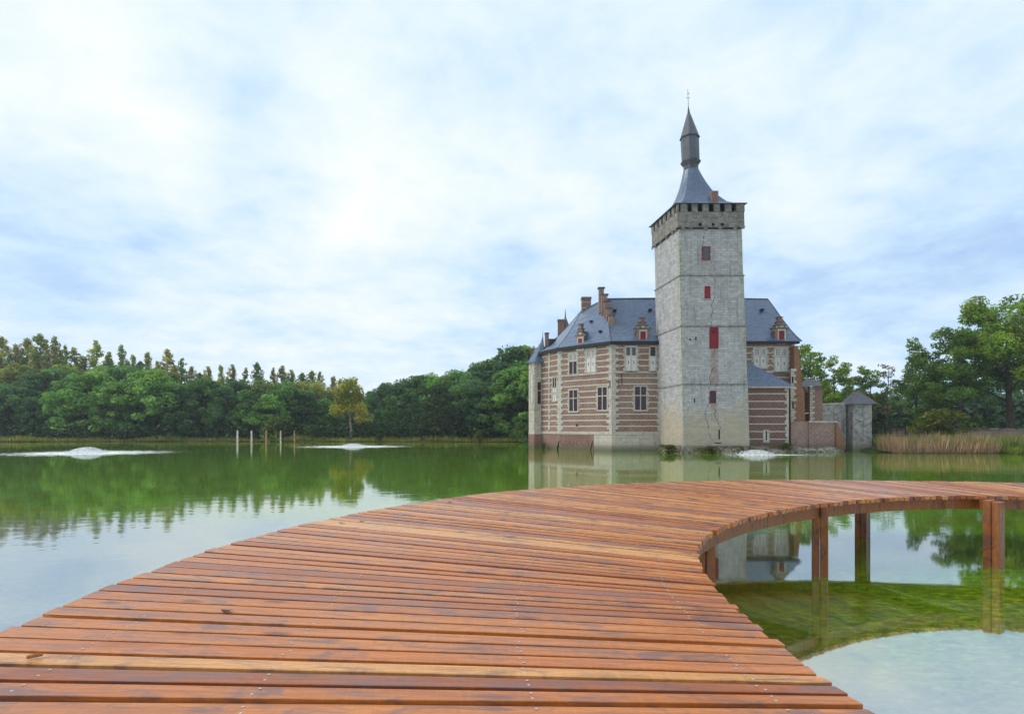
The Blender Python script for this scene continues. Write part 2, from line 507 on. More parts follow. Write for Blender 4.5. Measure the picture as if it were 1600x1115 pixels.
# ---- deck wood
def mat_wood(name, uvmap=True, dark=1.0):
    m, q = material(name)
    if uvmap:
        uv = q.node('ShaderNodeUVMap', uv_map='board').outputs[0]
        s = q.sep(uv)
        along, across = s[0], s[1]
        rnd = q.node('ShaderNodeAttribute', attribute_name='rnd').outputs['Fac']
        rnd2 = q.node('ShaderNodeAttribute', attribute_name='rnd2').outputs['Fac']
    else:
        pos = q.node('ShaderNodeNewGeometry').outputs['Position']
        s = q.sep(pos)
        along, across = s[2], q.math('ADD', s[0], s[1])
        rnd, rnd2 = 0.5, 0.4
    gr = q.comb(q.math('MULTIPLY', along, 0.9), q.math('MULTIPLY', across, 26.0), 0)
    wob = q.noise(q.comb(q.math('MULTIPLY', along, 1.2), q.math('MULTIPLY', across, 2.0), 5.0), 1.3, 3)
    ringv = q.math('SINE', q.math('MULTIPLY', q.math('ADD', q.math('MULTIPLY', across, 1.0), q.math('MULTIPLY', wob, 0.55)), 110.0))
    grain = q.noise(gr, 1.0, 6, 0.65, 0.5)
    saw = q.noise(q.comb(q.math('MULTIPLY', along, 45.0), q.math('MULTIPLY', across, 4.0), 0), 1.0, 3, 0.6)
    blot = q.noise(q.comb(q.math('MULTIPLY', along, 2.3), q.math('MULTIPLY', across, 7.0), 1.0), 1.0, 5, 0.65, 0.6)
    base = q.ramp(rnd, [(0.0, (0.32, 0.086, 0.024)), (0.35, (0.54, 0.170, 0.038)), (0.75, (0.68, 0.262, 0.062)), (1.0, (0.77, 0.40, 0.13))])
    col = q.mix(q.mapr(grain, 0.36, 0.66, 0.0, 0.72), base, q.mul(base, (0.55, 0.42, 0.35)))
    col = q.mix(q.mapr(ringv, 0.2, 1.0, 0.0, 0.30), col, q.mul(base, (0.5, 0.4, 0.35)))
    col = q.mix(q.mapr(saw, 0.45, 0.75, 0.0, 0.22), col, q.mul(base, (1.35, 1.3, 1.2)))
    # bluish grey weather stains
    bl = q.mapr(q.math('ADD', blot, q.math('MULTIPLY', rnd2, 0.10)), 0.52, 0.72, 0.0, 0.75)
    col = q.mix(bl, col, (0.16, 0.085, 0.075))
    # knots
    vo = q.node('ShaderNodeTexVoronoi', {'Vector': q.comb(q.math('MULTIPLY', along, 1.5), q.math('MULTIPLY', across, 4.5), 0), 'Scale': 1.0, 'Randomness': 1.0})
    kn = q.mapr(vo.outputs['Distance'], 0.06, 0.2, 1.0, 0.0)
    sel = q.mapr(q.sep(vo.outputs['Color'])[0], 0.45, 0.5, 0.0, 1.0)
    kn = q.math('MULTIPLY', kn, sel)
    col = q.mix(q.math('MULTIPLY', kn, 0.8), col, (0.14, 0.065, 0.05))
    col = q.mul(col, (dark, dark, dark))
    hh = q.math('ADD', grain, q.math('MULTIPLY', saw, 0.35))
    rough = q.mapr(q.math('ADD', blot, q.math('MULTIPLY', grain, 0.5)), 0.45, 0.95, 0.46, 0.26)
    finish(q, princ(q, col, rough, q.bump(hh, 0.5, 0.004), 0.5))
    return m


M['board'] = mat_wood('wet_larch_boards')
M['timber'] = mat_wood('wet_larch_timber', False, 0.55)
M['twig'] = mat_plain('twig', (0.10, 0.055, 0.03), 0.8, 0.4, 40)


# ------------------------------------------------------------------ SETTING: lake, ground
wb = MB()
N = 96
wb.add([(1200 * math.cos(2 * math.pi * i / N), 1200 * math.sin(2 * math.pi * i / N), 0) for i in range(N)], [tuple(range(N))])
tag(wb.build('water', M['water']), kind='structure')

shore = [(-190, 60), (-150, 92), (-112, 108), (-85, 111), (-60, 112), (-38, 111), (-20, 110), (0, 108), (14, 110), (26, 110),
         (36, 106), (39, 90), (40, 75), (40.3, 64), (42, 60.3), (52, 59.3), (62, 58), (90, 50), (120, 0), (100, -60),
         (0, -90), (-120, -60), (-200, 0)]


def densify(P, step=3.0):
    out_ = []
    for i, a in enumerate(P):
        b = P[(i + 1) % len(P)]
        k = max(1, int(math.dist(a, b) / step))
        for j in range(k):
            t = j / k
            out_.append((a[0] + (b[0] - a[0]) * t, a[1] + (b[1] - a[1]) * t))
    return out_


sp = densify(shore)
cx0, cy0 = -20.0, 20.0
gv, gf = [], []
levels = [(1.0, -0.5), (1.004, 0.12), (1.02, 0.45), (1.08, 0.8), (1.3, 1.0), (2.2, 1.2), (8, 1.2), (45, 1.2)]
for (k, z) in levels:
    for i, (x, y) in enumerate(sp):
        jx = 1 + 0.008 * math.sin(i * 0.9) * (k < 1.3) + 0.005 * math.sin(i * 2.3 + 1)
        gv.append((cx0 + (x - cx0) * k * jx, cy0 + (y - cy0) * k * jx, z + (0.12 * math.sin(i * 1.7) if 1.0 < k < 1.3 else 0)))
n_ = len(sp)
for L in range(len(levels) - 1):
    for i in range(n_):
        j = (i + 1) % n_
        gf.append((L * n_ + i, (L + 1) * n_ + i, (L + 1) * n_ + j, L * n_ + j))
gb = MB()
gb.add(gv, gf)
tag(gb.build('ground', M['ground'], smooth=True), kind='structure')

# ------------------------------------------------------------------ BOARDWALK RING
CX, CY, HD = 8.30, 3.765, 1.30
outer_px = [(7.5, 986), (41, 969), (74, 955), (107, 942), (135, 928), (195, 906), (246, 887), (288, 872), (330, 858), (419, 832),
            (454, 823), (501, 813), (529, 807), (597, 794), (659, 784), (749, 771), (827, 764), (1000, 754), (1060, 752), (1149, 750),
            (1273, 749.4), (1414, 751), (1600, 753.7)]
inner_px = [(1600, 775), (1485, 774), (1361, 779), (1273, 788), (1202, 800), (1149, 814), (1113, 830), (1094, 851), (1091, 865),
            (1097, 890), (1127, 925.5), (1159, 956), (1198, 989), (1234, 1017), (1254, 1035), (1278, 1053), (1307, 1076), (1349, 1101),
            (1379, 1115)]


def polar(px):
    r = []
    for (u, v) in px:
        Y = F * HD / (v - VH)
        X = (u - U0) / F * Y
        r.append((math.degrees(math.atan2(Y - CY, X - CX)) % 360, math.hypot(X - CX, Y - CY)))
    r.sort()
    return np.array(r)


def radial(px, deg):
    A = polar(px)
    a = np.concatenate([[0, 30], A[:, 0], [A[-1, 0] + 14, 260]])
    end = {True: 11.55, False: 6.65}[A[0, 1] > 9]
    b = np.concatenate([[end, end], A[:, 1], [end, end]])
    g = np.arange(0, 260, 0.5)
    rr_ = np.interp(g, a, b)
    k = np.ones(9) / 9
    rs = np.convolve(np.pad(rr_, 4, mode='edge'), k, mode='valid')
    return np.interp(deg, g, rs)


DA = ([20, 112, 143, 163, 175, 181, 260], [-4, -4, 1.5, 5.3, 3.6, 4.4, 4.4])
angs = np.arange(12, 228, 1.0)
T_OUT = HD  # boards' top above water plane is EYE-HD
ZT = EYE - HD
deck = empty('boardwalk', (CX, CY, 0), 'curved ring-shaped boardwalk of wet orange-brown boards on square posts in the lake', 'boardwalk')


def edge_pt(a, inner, dr=0.0):
    if inner:
        ai = a + np.interp(a, *DA)
        r = float(radial(inner_px, ai)) + dr
        return Vector((CX + r * math.cos(R(ai)), CY + r * math.sin(R(ai)), 0))
    r = float(radial(outer_px, a)) + dr
    return Vector((CX + r * math.cos(R(a)), CY + r * math.sin(R(a)), 0))


dk_v, dk_f, dk_m, dk_uv, dk_r, dk_r2 = [], [], [], [], [], []
JO = (0.15, 0.40, 0.68, 0.92)
NSEG = 10
for k, a in enumerate(angs):
    a0, a1 = a, a + 1.0
    ro, ri = random.uniform(-0.018, 0.018), random.uniform(-0.02, 0.02)
    A0, A1 = edge_pt(a0, False, ro), edge_pt(a1, False, ro)
    B0, B1 = edge_pt(a0, True, -ri), edge_pt(a1, True, -ri)
    gap = random.uniform(0.17, 0.23)
    gap2 = gap + random.uniform(-0.015, 0.02)
    j0, j1 = random.uniform(-0.01, 0.01), random.uniform(-0.01, 0.01)
    P = [A0.lerp(A1, gap / 2 + j0), A0.lerp(A1, 1 - gap / 2 + j0), B0.lerp(B1, gap2 / 2 + j1), B0.lerp(B1, 1 - gap2 / 2 + j1)]
    zt = ZT + random.uniform(-0.004, 0.004)
    tilt = random.uniform(-0.003, 0.003)
    th = 0.07
    rnd, rnd2 = 0.95 * random.random() ** 1.1, random.random()
    off = random.uniform(0, 50)
    ch = 0.003
    b = len(dk_v)
    rings = NSEG + 1
    Lb = (P[2] - P[0]).length
    wv = random.uniform(0, 6)
    for s_ in range(rings):
        t = s_ / NSEG
        e0, e1 = P[0].lerp(P[2], t), P[1].lerp(P[3], t)
        d = (e1 - e0).normalized()
        wo = 0.0022 * math.sin(t * 9 + wv) + random.uniform(-0.0012, 0.0012)
        e0 = e0 + d * wo
        e1 = e1 + d * (0.0022 * math.sin(t * 8 + 2 * wv) + random.uniform(-0.0012, 0.0012))
        wd = (e1 - e0).length
        cup = 0.0015 * math.sin(t * 5 + wv)
        prof = [(0, -th), (0, -ch + tilt), (ch, tilt), (wd / 2, cup), (wd - ch, -tilt), (wd, -ch - tilt), (wd, -th)]
        for (x, z) in prof:
            p = e0 + d * x
            dk_v.append((p.x, p.y, zt + z))
            dk_uv.append((off + t * Lb, off * 0.37 + x + z))
            dk_r.append(rnd)
            dk_r2.append(rnd2)
    n7 = 7
    for s_ in range(NSEG):
        for i in range(n7):
            j = (i + 1) % n7
            dk_f.append((b + s_ * n7 + i, b + s_ * n7 + j, b + (s_ + 1) * n7 + j, b + (s_ + 1) * n7 + i))
            dk_m.append(0)
    dk_f.append(tuple(b + i for i in range(n7 - 1, -1, -1)))
    dk_f.append(tuple(b + NSEG * n7 + i for i in range(n7)))
    dk_m += [0, 0]
    if 95 < a < 200:
        for t in JO:
            for s2 in (0.25, 0.72):
                tt = t + random.uniform(-0.003, 0.003)
                p = P[0].lerp(P[2], tt).lerp(P[1].lerp(P[3], tt), s2 + random.uniform(-0.05, 0.05))
                rad = 0.0085
                b2 = len(dk_v)
                for i in range(6):
                    dk_v.append((p.x + rad * math.cos(i * math.pi / 3), p.y + rad * math.sin(i * math.pi / 3), zt + 0.0022))
                    dk_uv.append((0, 0))
                    dk_r.append(0)
                    dk_r2.append(0)
                dk_f.append(tuple(b2 + i for i in range(6)))
                dk_m.append(1)
me = bpy.data.meshes.new('decking')
me.from_pydata([(x - CX, y - CY, z) for x, y, z in dk_v], [], dk_f)
me.materials.append(M['board'])
me.materials.append(M['screw'])
me.polygons.foreach_set('material_index', dk_m)
uvl = me.uv_layers.new(name='board')
li = np.empty(len(me.loops), dtype=np.int32)
me.loops.foreach_get('vertex_index', li)
uvl.data.foreach_set('uv', np.array(dk_uv, dtype=np.float32)[li].ravel())
for nm, arr in (('rnd', dk_r), ('rnd2', dk_r2)):
    at_ = me.attributes.new(nm, 'FLOAT', 'POINT')
    at_.data.foreach_set('value', np.array(arr, dtype=np.float32))
me.update()
o = bpy.data.objects.new('decking', me)
sc.collection.objects.link(o)
o.parent = deck


def ring_pt(deg, r, z):
    return Vector((CX + r * math.cos(R(deg)), CY + r * math.sin(R(deg)), z))


inner_posts = [(83.7, 7.0), (114.3, 6.93), (144.5, 6.98), (176, 7.0), (208, 7.05), (53, 7.0), (22, 7.0)]
outer_posts = [(89.2, 9.95), (120, 10.6), (150, 10.6), (180, 10.4), (210, 10.4), (58, 10.4), (28, 10.4)]
for (deg, r) in inner_posts + outer_posts:
    c = ring_pt(deg, r, 0)
    pb = MB()
    a = R(deg) + R(38)
    wd = 0.125
    for sgn in (-1, 1):      # a post is two bolted timbers
        ex = Vector((math.cos(a), math.sin(a), 0))
        ey = Vector((-ex.y, ex.x, 0))
        cc = c + ex * sgn * (wd / 2 + 0.004)
        pts = [cc + ex * sx * wd / 2 + ey * sy * wd for sx, sy in ((-1, -1), (1, -1), (1, 1), (-1, 1))]
        pb.hexa([(p.x, p.y, -1.2) for p in pts] + [(p.x, p.y, ZT - 0.05 - 0.02 * (sgn < 0)) for p in pts])
    pb.build('post', M['timber'], deck, bevel=0.012)
for i in range(len(inner_posts)):
    order = sorted(inner_posts)
for lst, dr in ((sorted(inner_posts), -0.0), (sorted(outer_posts), 0.0)):
    for (p0, p1) in zip(lst[:-1], lst[1:]):
        bb = MB()
        steps = 6
        for k in range(steps):
            t0, t1 = k / steps, (k + 1) / steps
            a0 = p0[0] + (p1[0] - p0[0]) * t0
            a1 = p0[0] + (p1[0] - p0[0]) * t1
            r0 = float(radial(inner_px, a0)) + 0.10 if lst[0][1] < 8 else float(radial(outer_px, a0)) - 0.9
            r1 = float(radial(inner_px, a1)) + 0.10 if lst[0][1] < 8 else float(radial(outer_px, a1)) - 0.9
            q0a, q1a = ring_pt(a0, r0, 0), ring_pt(a1, r1, 0)
            q0b, q1b = ring_pt(a0, r0 + 0.08, 0), ring_pt(a1, r1 + 0.08, 0)
            zz0, zz1 = ZT - 0.27, ZT - 0.047
            bb.hexa([(q0a.x, q0a.y, zz0), (q1a.x, q1a.y, zz0), (q1b.x, q1b.y, zz0), (q0b.x, q0b.y, zz0),
                     (q0a.x, q0a.y, zz1), (q1a.x, q1a.y, zz1), (q1b.x, q1b.y, zz1), (q0b.x, q0b.y, zz1)])
        bb.build('beam', M['timber'], deck)
for (a_in, r_in), (a_out, r_out) in zip(sorted(inner_posts), sorted(outer_posts)):
    jb = MB()
    p0, p1 = ring_pt(a_in, r_in + 0.25, 0), ring_pt(a_out, r_out - 0.2, 0)
    d = (p1 - p0).normalized()
    s_ = Vector((-d.y, d.x, 0)) * 0.05
    pts = [p0 - s_, p1 - s_, p1 + s_, p0 + s_]
    jb.hexa([(p.x, p.y, ZT - 0.25) for p in pts] + [(p.x, p.y, ZT - 0.05) for p in pts])
    jb.build('cross_beam', M['timber'], deck)

# twig and dead leaves on the boards
def ground_px(u, v, z):
    Y = F * (EYE - z) / (v - VH)
    return Vector(((u - U0) / F * Y, Y, z))


p = ground_px(54, 1028, ZT)
tb = MB()
tb.tube([p + Vector((-0.028, -0.02, 0.014)), p + Vector((0, 0.0, 0.018)), p + Vector((0.03, 0.022, 0.014))], [0.010, 0.012, 0.008], 7)
tag(tb.build('wood_chip', mat_plain('chip', (0.42, 0.17, 0.07), 0.7)), 'small orange wood chip lying on the near left boards', 'wood chip')
LV = [((565, 814), 'dead leaf on the far left boards, rightmost and darkest of the loose litter'),
      ((534, 817), 'small dead leaf on the far left boards, left of the darkest one'),
      ((703, 784), 'tiny dead leaf near the far outer edge of the boardwalk'),
      ((354, 955), 'dark crumpled leaf on the near left boards')]
for (uv_, lab) in LV:
    p = ground_px(uv_[0], uv_[1], ZT + 0.004)
    lb = MB()
    s_ = 0.03
    ring = [p + Vector((s_ * 1.4 * math.cos(t) * (1 + 0.3 * math.sin(3 * t)), s_ * math.sin(t), 0.004 + 0.010 * abs(math.cos(t)))) for t in [k * math.pi / 4 for k in range(8)]]
    cc = p + Vector((0, 0, 0.004))
    lb.add([tuple(cc)] + [tuple(x) for x in ring], [(0, 1 + k, 1 + (k + 1) % 8) for k in range(8)])
    tag(lb.build('dead_leaf', M['twig']), lab, 'leaf', 'dead leaves on the boardwalk')

# ------------------------------------------------------------------ CASTLE
class Facade:
    """a vertical wall between two ground points; pixel rectangles are measured onto its real plane"""

    def __init__(s, p0, p1):
        s.p0, s.p1 = Vector((*p0, 0)), Vector((*p1, 0))
        s.d = (s.p1 - s.p0).normalized()
        s.n = Vector((s.d.y, -s.d.x, 0))      # outward (towards the camera when p0 is left of p1)
        s.L = (s.p1 - s.p0).length

    def s_of(s, u):
        k = (u - U0) / F
        # p0 + t d on ray x = k y
        return (k * s.p0.y - s.p0.x) / (s.d.x - k * s.d.y)

    def z_of(s, u, v):
        y = s.p0.y + s.d.y * s.s_of(u)
        return EYE + (VH - v) / F * y

    def rect(s, u0, v0, u1, v1):
        um = (u0 + u1) / 2
        return s.s_of(u0), s.z_of(um, v1), s.s_of(u1), s.z_of(um, v0)

    def P(s, a, z, out=0.0):
        p = s.p0 + s.d * a + s.n * out
        return Vector((p.x, p.y, z))

    def box(s, mb, a0, z0, a1, z1, o0, o1, mi=0):
        c = [s.P(a0, 0, o1), s.P(a1, 0, o1), s.P(a1, 0, o0), s.P(a0, 0, o0)]
        mb.hexa([(p.x, p.y, z0) for p in c] + [(p.x, p.y, z1) for p in c], mi)


def cross_window(fac, par, u0, v0, u1, v1, glass='glass', frame='quoin', cols=2, split=0.36, shutters=None, fw=0.17, mw=0.11, wedge=True):
    """stone cross window > frame, pane / shutter"""
    a0, z0, a1, z1 = fac.rect(u0, v0, u1, v1)
    zs = z1 - (z1 - z0) * split
    fb = MB()
    fac.box(fb, a0 - fw, z0 - fw, a1 + fw, z0, -0.05, 0.09)
    fac.box(fb, a0 - fw, z1, a1 + fw, z1 + fw, -0.05, 0.09)
    fac.box(fb, a0 - fw, z0, a0, z1, -0.05, 0.07)
    fac.box(fb, a1, z0, a1 + fw, z1, -0.05, 0.07)
    if wedge:
        k = z0
        i = 0
        while k < z1:
            for sx in (-1, 1):
                e = a0 - fw if sx < 0 else a1 + fw
                if i % 2 == 0:
                    fac.box(fb, min(e, e + sx * 0.16), k, max(e, e + sx * 0.16), min(k + 0.28, z1), -0.05, 0.03)
            k += 0.28
            i += 1
    fr = fb.build('window', M[frame], par)
    mbm = MB()
    if split:
        fac.box(mbm, a0, zs - mw / 2, a1, zs + mw / 2, -0.04, 0.06)
    for c in range(1, cols):
        x = a0 + (a1 - a0) * c / cols
        fac.box(mbm, x - mw / 2, z0, x + mw / 2, zs - mw / 2 if split else z1, -0.04, 0.055)
        if split:
            fac.box(mbm, x - mw / 2, zs + mw / 2, x + mw / 2, z1, -0.04, 0.055)
    if mbm.v:
        mbm.build('mullion', M[frame], fr)
    rows = [('up', zs + mw / 2, z1), ('low', z0, zs - mw / 2)] if split else [('low', z0, z1)]
    for (nm, za, zb) in rows:
        if shutters and nm in shutters:
            sb = MB()
            for c in range(cols):
                x0 = a0 + (a1 - a0) * c / cols + (mw / 2 if c else 0)
                x1 = a0 + (a1 - a0) * (c + 1) / cols - (mw / 2 if c < cols - 1 else 0)
                fac.box(sb, x0, za, x1, zb, -0.03, 0.03)
                if nm == 'low':
                    xm = (x0 + x1) / 2
                    fac.box(sb, xm - 0.04, (za + zb) / 2 - 0.05, xm + 0.04, (za + zb) / 2 + 0.3, 0.0, 0.034, 1)
                else:
                    for b_ in range(1, 4):
                        xm = x0 + (x1 - x0) * b_ / 4
                        fac.box(sb, xm - 0.03, za + 0.08, xm + 0.03, zb - 0.08, 0.0, 0.034, 1)
            sb.build('shutter', [M['white'], M['dark']], fr)
        else:
            pb_ = MB()
            fac.box(pb_, a0, za, a1, zb, -0.04, 0.012)
            pb_.build('pane', M[glass], fr)
            if zb - za > 0.9:
                lb_ = MB()
                for c in range(cols):
                    x0 = a0 + (a1 - a0) * c / cols + (mw / 2 if c else 0)
                    x1 = a0 + (a1 - a0) * (c + 1) / cols - (mw / 2 if c < cols - 1 else 0)
                    fac.box(lb_, x0, za, x0 + 0.05, zb, 0.0, 0.03)
                    fac.box(lb_, x1 - 0.05, za, x1, zb, 0.0, 0.03)
                    fac.box(lb_, x0 + 0.05, zb - 0.05, x1 - 0.05, zb, 0.0, 0.03)
                lb_.build('sash', M['red'] if glass == 'glass' else M['white'], fr)
    return fr


def quoins(fac, mb, a, z0, z1, side, w=0.42, w2=0.72, o=0.05):
    z, i = z0, 0
    while z < z1 - 0.05:
        ww = (w2 if i % 2 else w) + random.uniform(-0.06, 0.06)
        h_ = min(0.36, z1 - z)
        x0, x1 = (a - ww, a) if side < 0 else (a, a + ww)
        fac.box(mb, x0, z, x1, z + h_, -0.1, o + random.uniform(0, 0.006))
        z += 0.36
        i += 1


def dormer(fac, par, u0, v_top, u1, v_base, red, steps=4):
    """stepped brick dormer > shutter, roof"""
    a0, zb, a1, zt = fac.rect(u0, v_top, u1, v_base)
    W = a1 - a0
    am = (a0 + a1) / 2
    H = zt - zb
    db = MB()
    zs = zb + H * 0.46
    fac.box(db, a0 + W * 0.16, zb, a1 - W * 0.16, zs, -0.35, 0.16)
    caps = []
    zc, hw = zs, W * 0.5
    for k in range(steps):
        hh_ = H * 0.54 / (steps + 0.6) * (1.6 if k == steps - 1 else 1)
        fac.box(db, am - hw, zc, am + hw, zc + hh_, -0.35, 0.16)
        cm = MB()
        fac.box(cm, am - hw - 0.07, zc + hh_ - 0.10, am + hw + 0.07, zc + hh_ + 0.002, -0.40, 0.21)
        caps.append(cm)
        zc += hh_
        hw *= 0.66
    body = db.build('dormer', M['brick'], par)
    for cm in caps:
        cm.build('coping', M['lead'], body)
    qb = MB()
    rw0, rz0, rw1, rz1 = fac.rect(*red)
    fac.box(qb, rw0 - 0.16, zb, rw0, rz1 + 0.18, 0.0, 0.20)
    fac.box(qb, rw1, zb, rw1 + 0.16, rz1 + 0.18, 0.0, 0.20)
    fac.box(qb, rw0, rz1, rw1, rz1 + 0.18, 0.0, 0.20)
    fac.box(qb, rw0 - 0.24, zb - 0.12, rw1 + 0.24, zb, 0.0, 0.26)
    c_ = (rw0 + rw1) / 2
    fac.box(qb, c_ - 0.2, rz1 + 0.38, c_ + 0.2, rz1 + 0.72, 0.0, 0.20)
    for sx in (-1, 1):
        fac.box(qb, c_ + sx * 0.55 - 0.1, rz1 + 0.3, c_ + sx * 0.55 + 0.1, rz1 + 0.5, 0.0, 0.19)
    qb.build('surround', M['quoin'], body)
    rb = MB()
    fac.box(rb, rw0, rz0, rw1, rz1, 0.0, 0.175)
    rb.build('shutter', M['red'], body)
    # little saddle roof running back into the main roof
    zr = zs + H * 0.30
    pts = []
    for (out_) in (-0.36, -3.2):
        pts += [fac.P(am - W * 0.42, zs - 0.2, out_), fac.P(am + W * 0.42, zs - 0.2, out_), fac.P(am, zr, out_)]
    sb = MB()
    sb.add(pts, [(0, 1, 2), (3, 5, 4), (0, 2, 5, 3), (2, 1, 4, 5), (1, 0, 3, 4)])
    sb.build('roof', M['slate'], body)
    cb = MB()
    cpts = [fac.P(am - W * 0.36, 0, -0.36), fac.P(am + W * 0.36, 0, -0.36), fac.P(am + W * 0.36, 0, -2.2), fac.P(am - W * 0.36, 0, -2.2)]
    cb.hexa([(p.x, p.y, zb) for p in cpts] + [(p.x, p.y, zs - 0.19) for p in cpts])
    cb.build('cheek', M['slate'], body)
    return body


# ---- left wing: three wall planes bending away, plus corner turret
Q1, Q2, Q3, Q4 = (17.15, 66.1), (11.62, 66.1), (5.95, 71.6), (3.86, 75.2)
f1, f2, f3 = Facade(Q2, Q1), Facade(Q3, Q2), Facade(Q4, Q3)
wing = empty('castle_wing', (11, 70, 0), 'long brick and stone striped wing with curved front and two dormers beside the tower', 'castle wing')
ZE = 12.45
back = [(8.8, 100), (17, 98), (22.5, 75), (22.5, 68.5), (17.4, 68.5)]
wallp = [Q4, Q3, Q2, Q1] + [(17.4, 68.5), (22.5, 68.5), (22.5, 75), (17, 98), (4.2, 98)]
wb_ = MB()
wb_.prism(wallp, 2.0, ZE)
wb_.build('wall', M['brick_band'], wing)
pb_ = MB()
f1.box(pb_, -0.03, -0.8, f1.L, 1.9, -1.2, 0.05)
f2.box(pb_, f2.s_of(928), -0.8, f2.L - 0.02, 1.9, -1.2, 0.052)
pb_.build('plinth', M['plinth'], wing)
pb_ = MB()
f3.box(pb_, 0, -0.8, f3.L, 1.9, -1.2, 0.03)
f2.box(pb_, 0, -0.8, f2.s_of(928) - 0.01, 1.9, -1.2, 0.10)
s0_, s1_ = f2.s_of(872), f2.s_of(927)
# rows of pigeon-hole gaps and two splayed buttress edges in the worn brick base
for r_ in range(6):
    n_h = 16 - r_ * 2
    for k in range(n_h):
        x = s0_ + 0.2 + (s1_ - s0_ - 0.5) * (k + 0.5) / n_h + random.uniform(-0.08, 0.08)
        z = 1.72 - r_ * 0.22
        f2.box(pb_, x, z - 0.07, x + 0.16, z, 0.0, 0.112, 1)
for k in range(9):
    z = 1.1 - k * 0.15
    f2.box(pb_, s0_ + 0.2 - k * 0.05, z - 0.15, s0_ + 0.28 - k * 0.05, z, 0.0, 0.14, 1)
    f2.box(pb_, s1_ - 0.1 - k * 0.04, z - 0.15, s1_ - k * 0.04, z, 0.0, 0.14, 1)
pb_.build('plinth', [M['brick'], M['dark']], wing)
for za_, zb_, oo_ in ((1.9, 2.12, 0.13), (9.02, 9.22, 0.09)):
    tb_ = MB()
    for k_, f_ in enumerate((f1, f2, f3)):
        f_.box(tb_, -0.04, za_ + 0.002 * k_, f_.L + 0.02, zb_ + 0.002 * k_, -0.3, oo_)
    tb_.build('string_course', M['quoin'], wing)
tb_ = MB()
f3.box(tb_, -0.05, 5.0, f3.L, 5.15, -0.3, 0.08)
tb_.build('string_course', M['quoin'], wing)
for specs_ in (((f1, 0.0, 1, 0.42, 0.72), (f2, f2.L, -1, 0.42, 0.72)), ((f2, 0.0, 1, 0.35, 0.6), (f3, f3.L, -1, 0.3, 0.5)),
               ((f1, f1.L, -1, 0.2, 0.32),), ((f3, f3.L * 0.42, 1, 0.25, 0.4),)):
    qb_ = MB()
    for (f_, a_, sd_, wa_, wb2_) in specs_:
        quoins(f_, qb_, a_, 2.12, ZE, sd_, wa_, wb2_)
    qb_.build('quoin', M['quoin'], wing)
cross_window(f1, wing, 978, 542, 994, 579, 'lead_glass', split=0.37, shutters=('low',))
cross_window(f1, wing, 1016, 542, 1024, 579, 'glass', cols=1, split=0.4, shutters=('low',), wedge=False)
cross_window(f1, wing, 992, 604, 1009.5, 640, 'glass', split=0.38)
cross_window(f2, wing, 890, 553, 901.5, 584, 'glass', split=0.36, shutters=('up',))
cross_window(f2, wing, 916.5, 546, 930, 581, 'glass', split=0.36, shutters=('up', 'low'))
cross_window(f2, wing, 890, 609.5, 902.5, 642, 'glass', split=0.38)
cross_window(f2, wing, 934.5, 605, 948.5, 640, 'glass', split=0.38)
cross_window(f3, wing, 864, 589, 869.5, 626, 'glass', split=0.45, shutters=('low',), fw=0.14)
for (f_, r_, o0_, o1_) in ((f2, (900, 662, 903, 666), 0, 0.01), (f1, (971, 583, 972, 600), 0, 0.06), (f2, (953, 594, 954, 606), 0.05, 0.09), (f1, (966, 595, 967, 605), 0, 0.06)):
    vb = MB()
    a_, za_, b_, zb_ = f_.rect(*r_)
    f_.box(vb, a_, za_, b_, zb_, o0_, o1_)
    vb.build('wall_anchor' if f_ is f1 or o0_ else 'drain_hole', M['iron'], wing)
# gutter and roof
gb_ = MB()
for f_ in (f1, f2, f3):
    f_.box(gb_, -0.15, ZE - 0.12, f_.L + (0.15 if f_ is not f1 else 0.0), ZE + 0.22, -0.2, 0.42 + 0.003 * (f_ is f2) + 0.006 * (f_ is f3))
gb_.build('gutter', M['gutter'], wing)
RZ = 18.75
E = [f3.P(0, ZE + 0.22, 0.45), f2.P(0, ZE + 0.22, 0.45), f2.P(f2.L, ZE + 0.22, 0.45), Vector((17.15, 65.65, ZE + 0.22)), Vector((22.5, 65.7, ZE + 0.22))]
E[2] = Vector((11.45, 65.65, ZE + 0.22))
Ri = [Vector((8.3, 92, 18.2)), Vector((9.6, 78, 18.7)), Vector((11.75, 71.3, RZ)), Vector((17.2, 71.0, RZ)), Vector((22.6, 71.0, RZ))]
rb_ = MB()


def bell(e, r, t):
    """slightly concave rafter line"""
    p = e.lerp(r, t)
    p.z -= 0.55 * math.sin(math.pi * t) * (1 - t)
    return p


NS = 7
nodes = [[tuple(bell(e, r, k / NS)) for k in range(NS + 1)] for e, r in zip(E, Ri)]


def mid(a, b):
    return [tuple((Vector(x) + Vector(y)) / 2) for x, y in zip(a, b)]


vv = [p for col in nodes for p in col]
ff = []
for c in range(len(nodes) - 1):
    for k in range(NS):
        i = c * (NS + 1) + k
        ff.append((i, i + NS + 1, i + NS + 2, i + 1))
rb_.add(vv, ff)
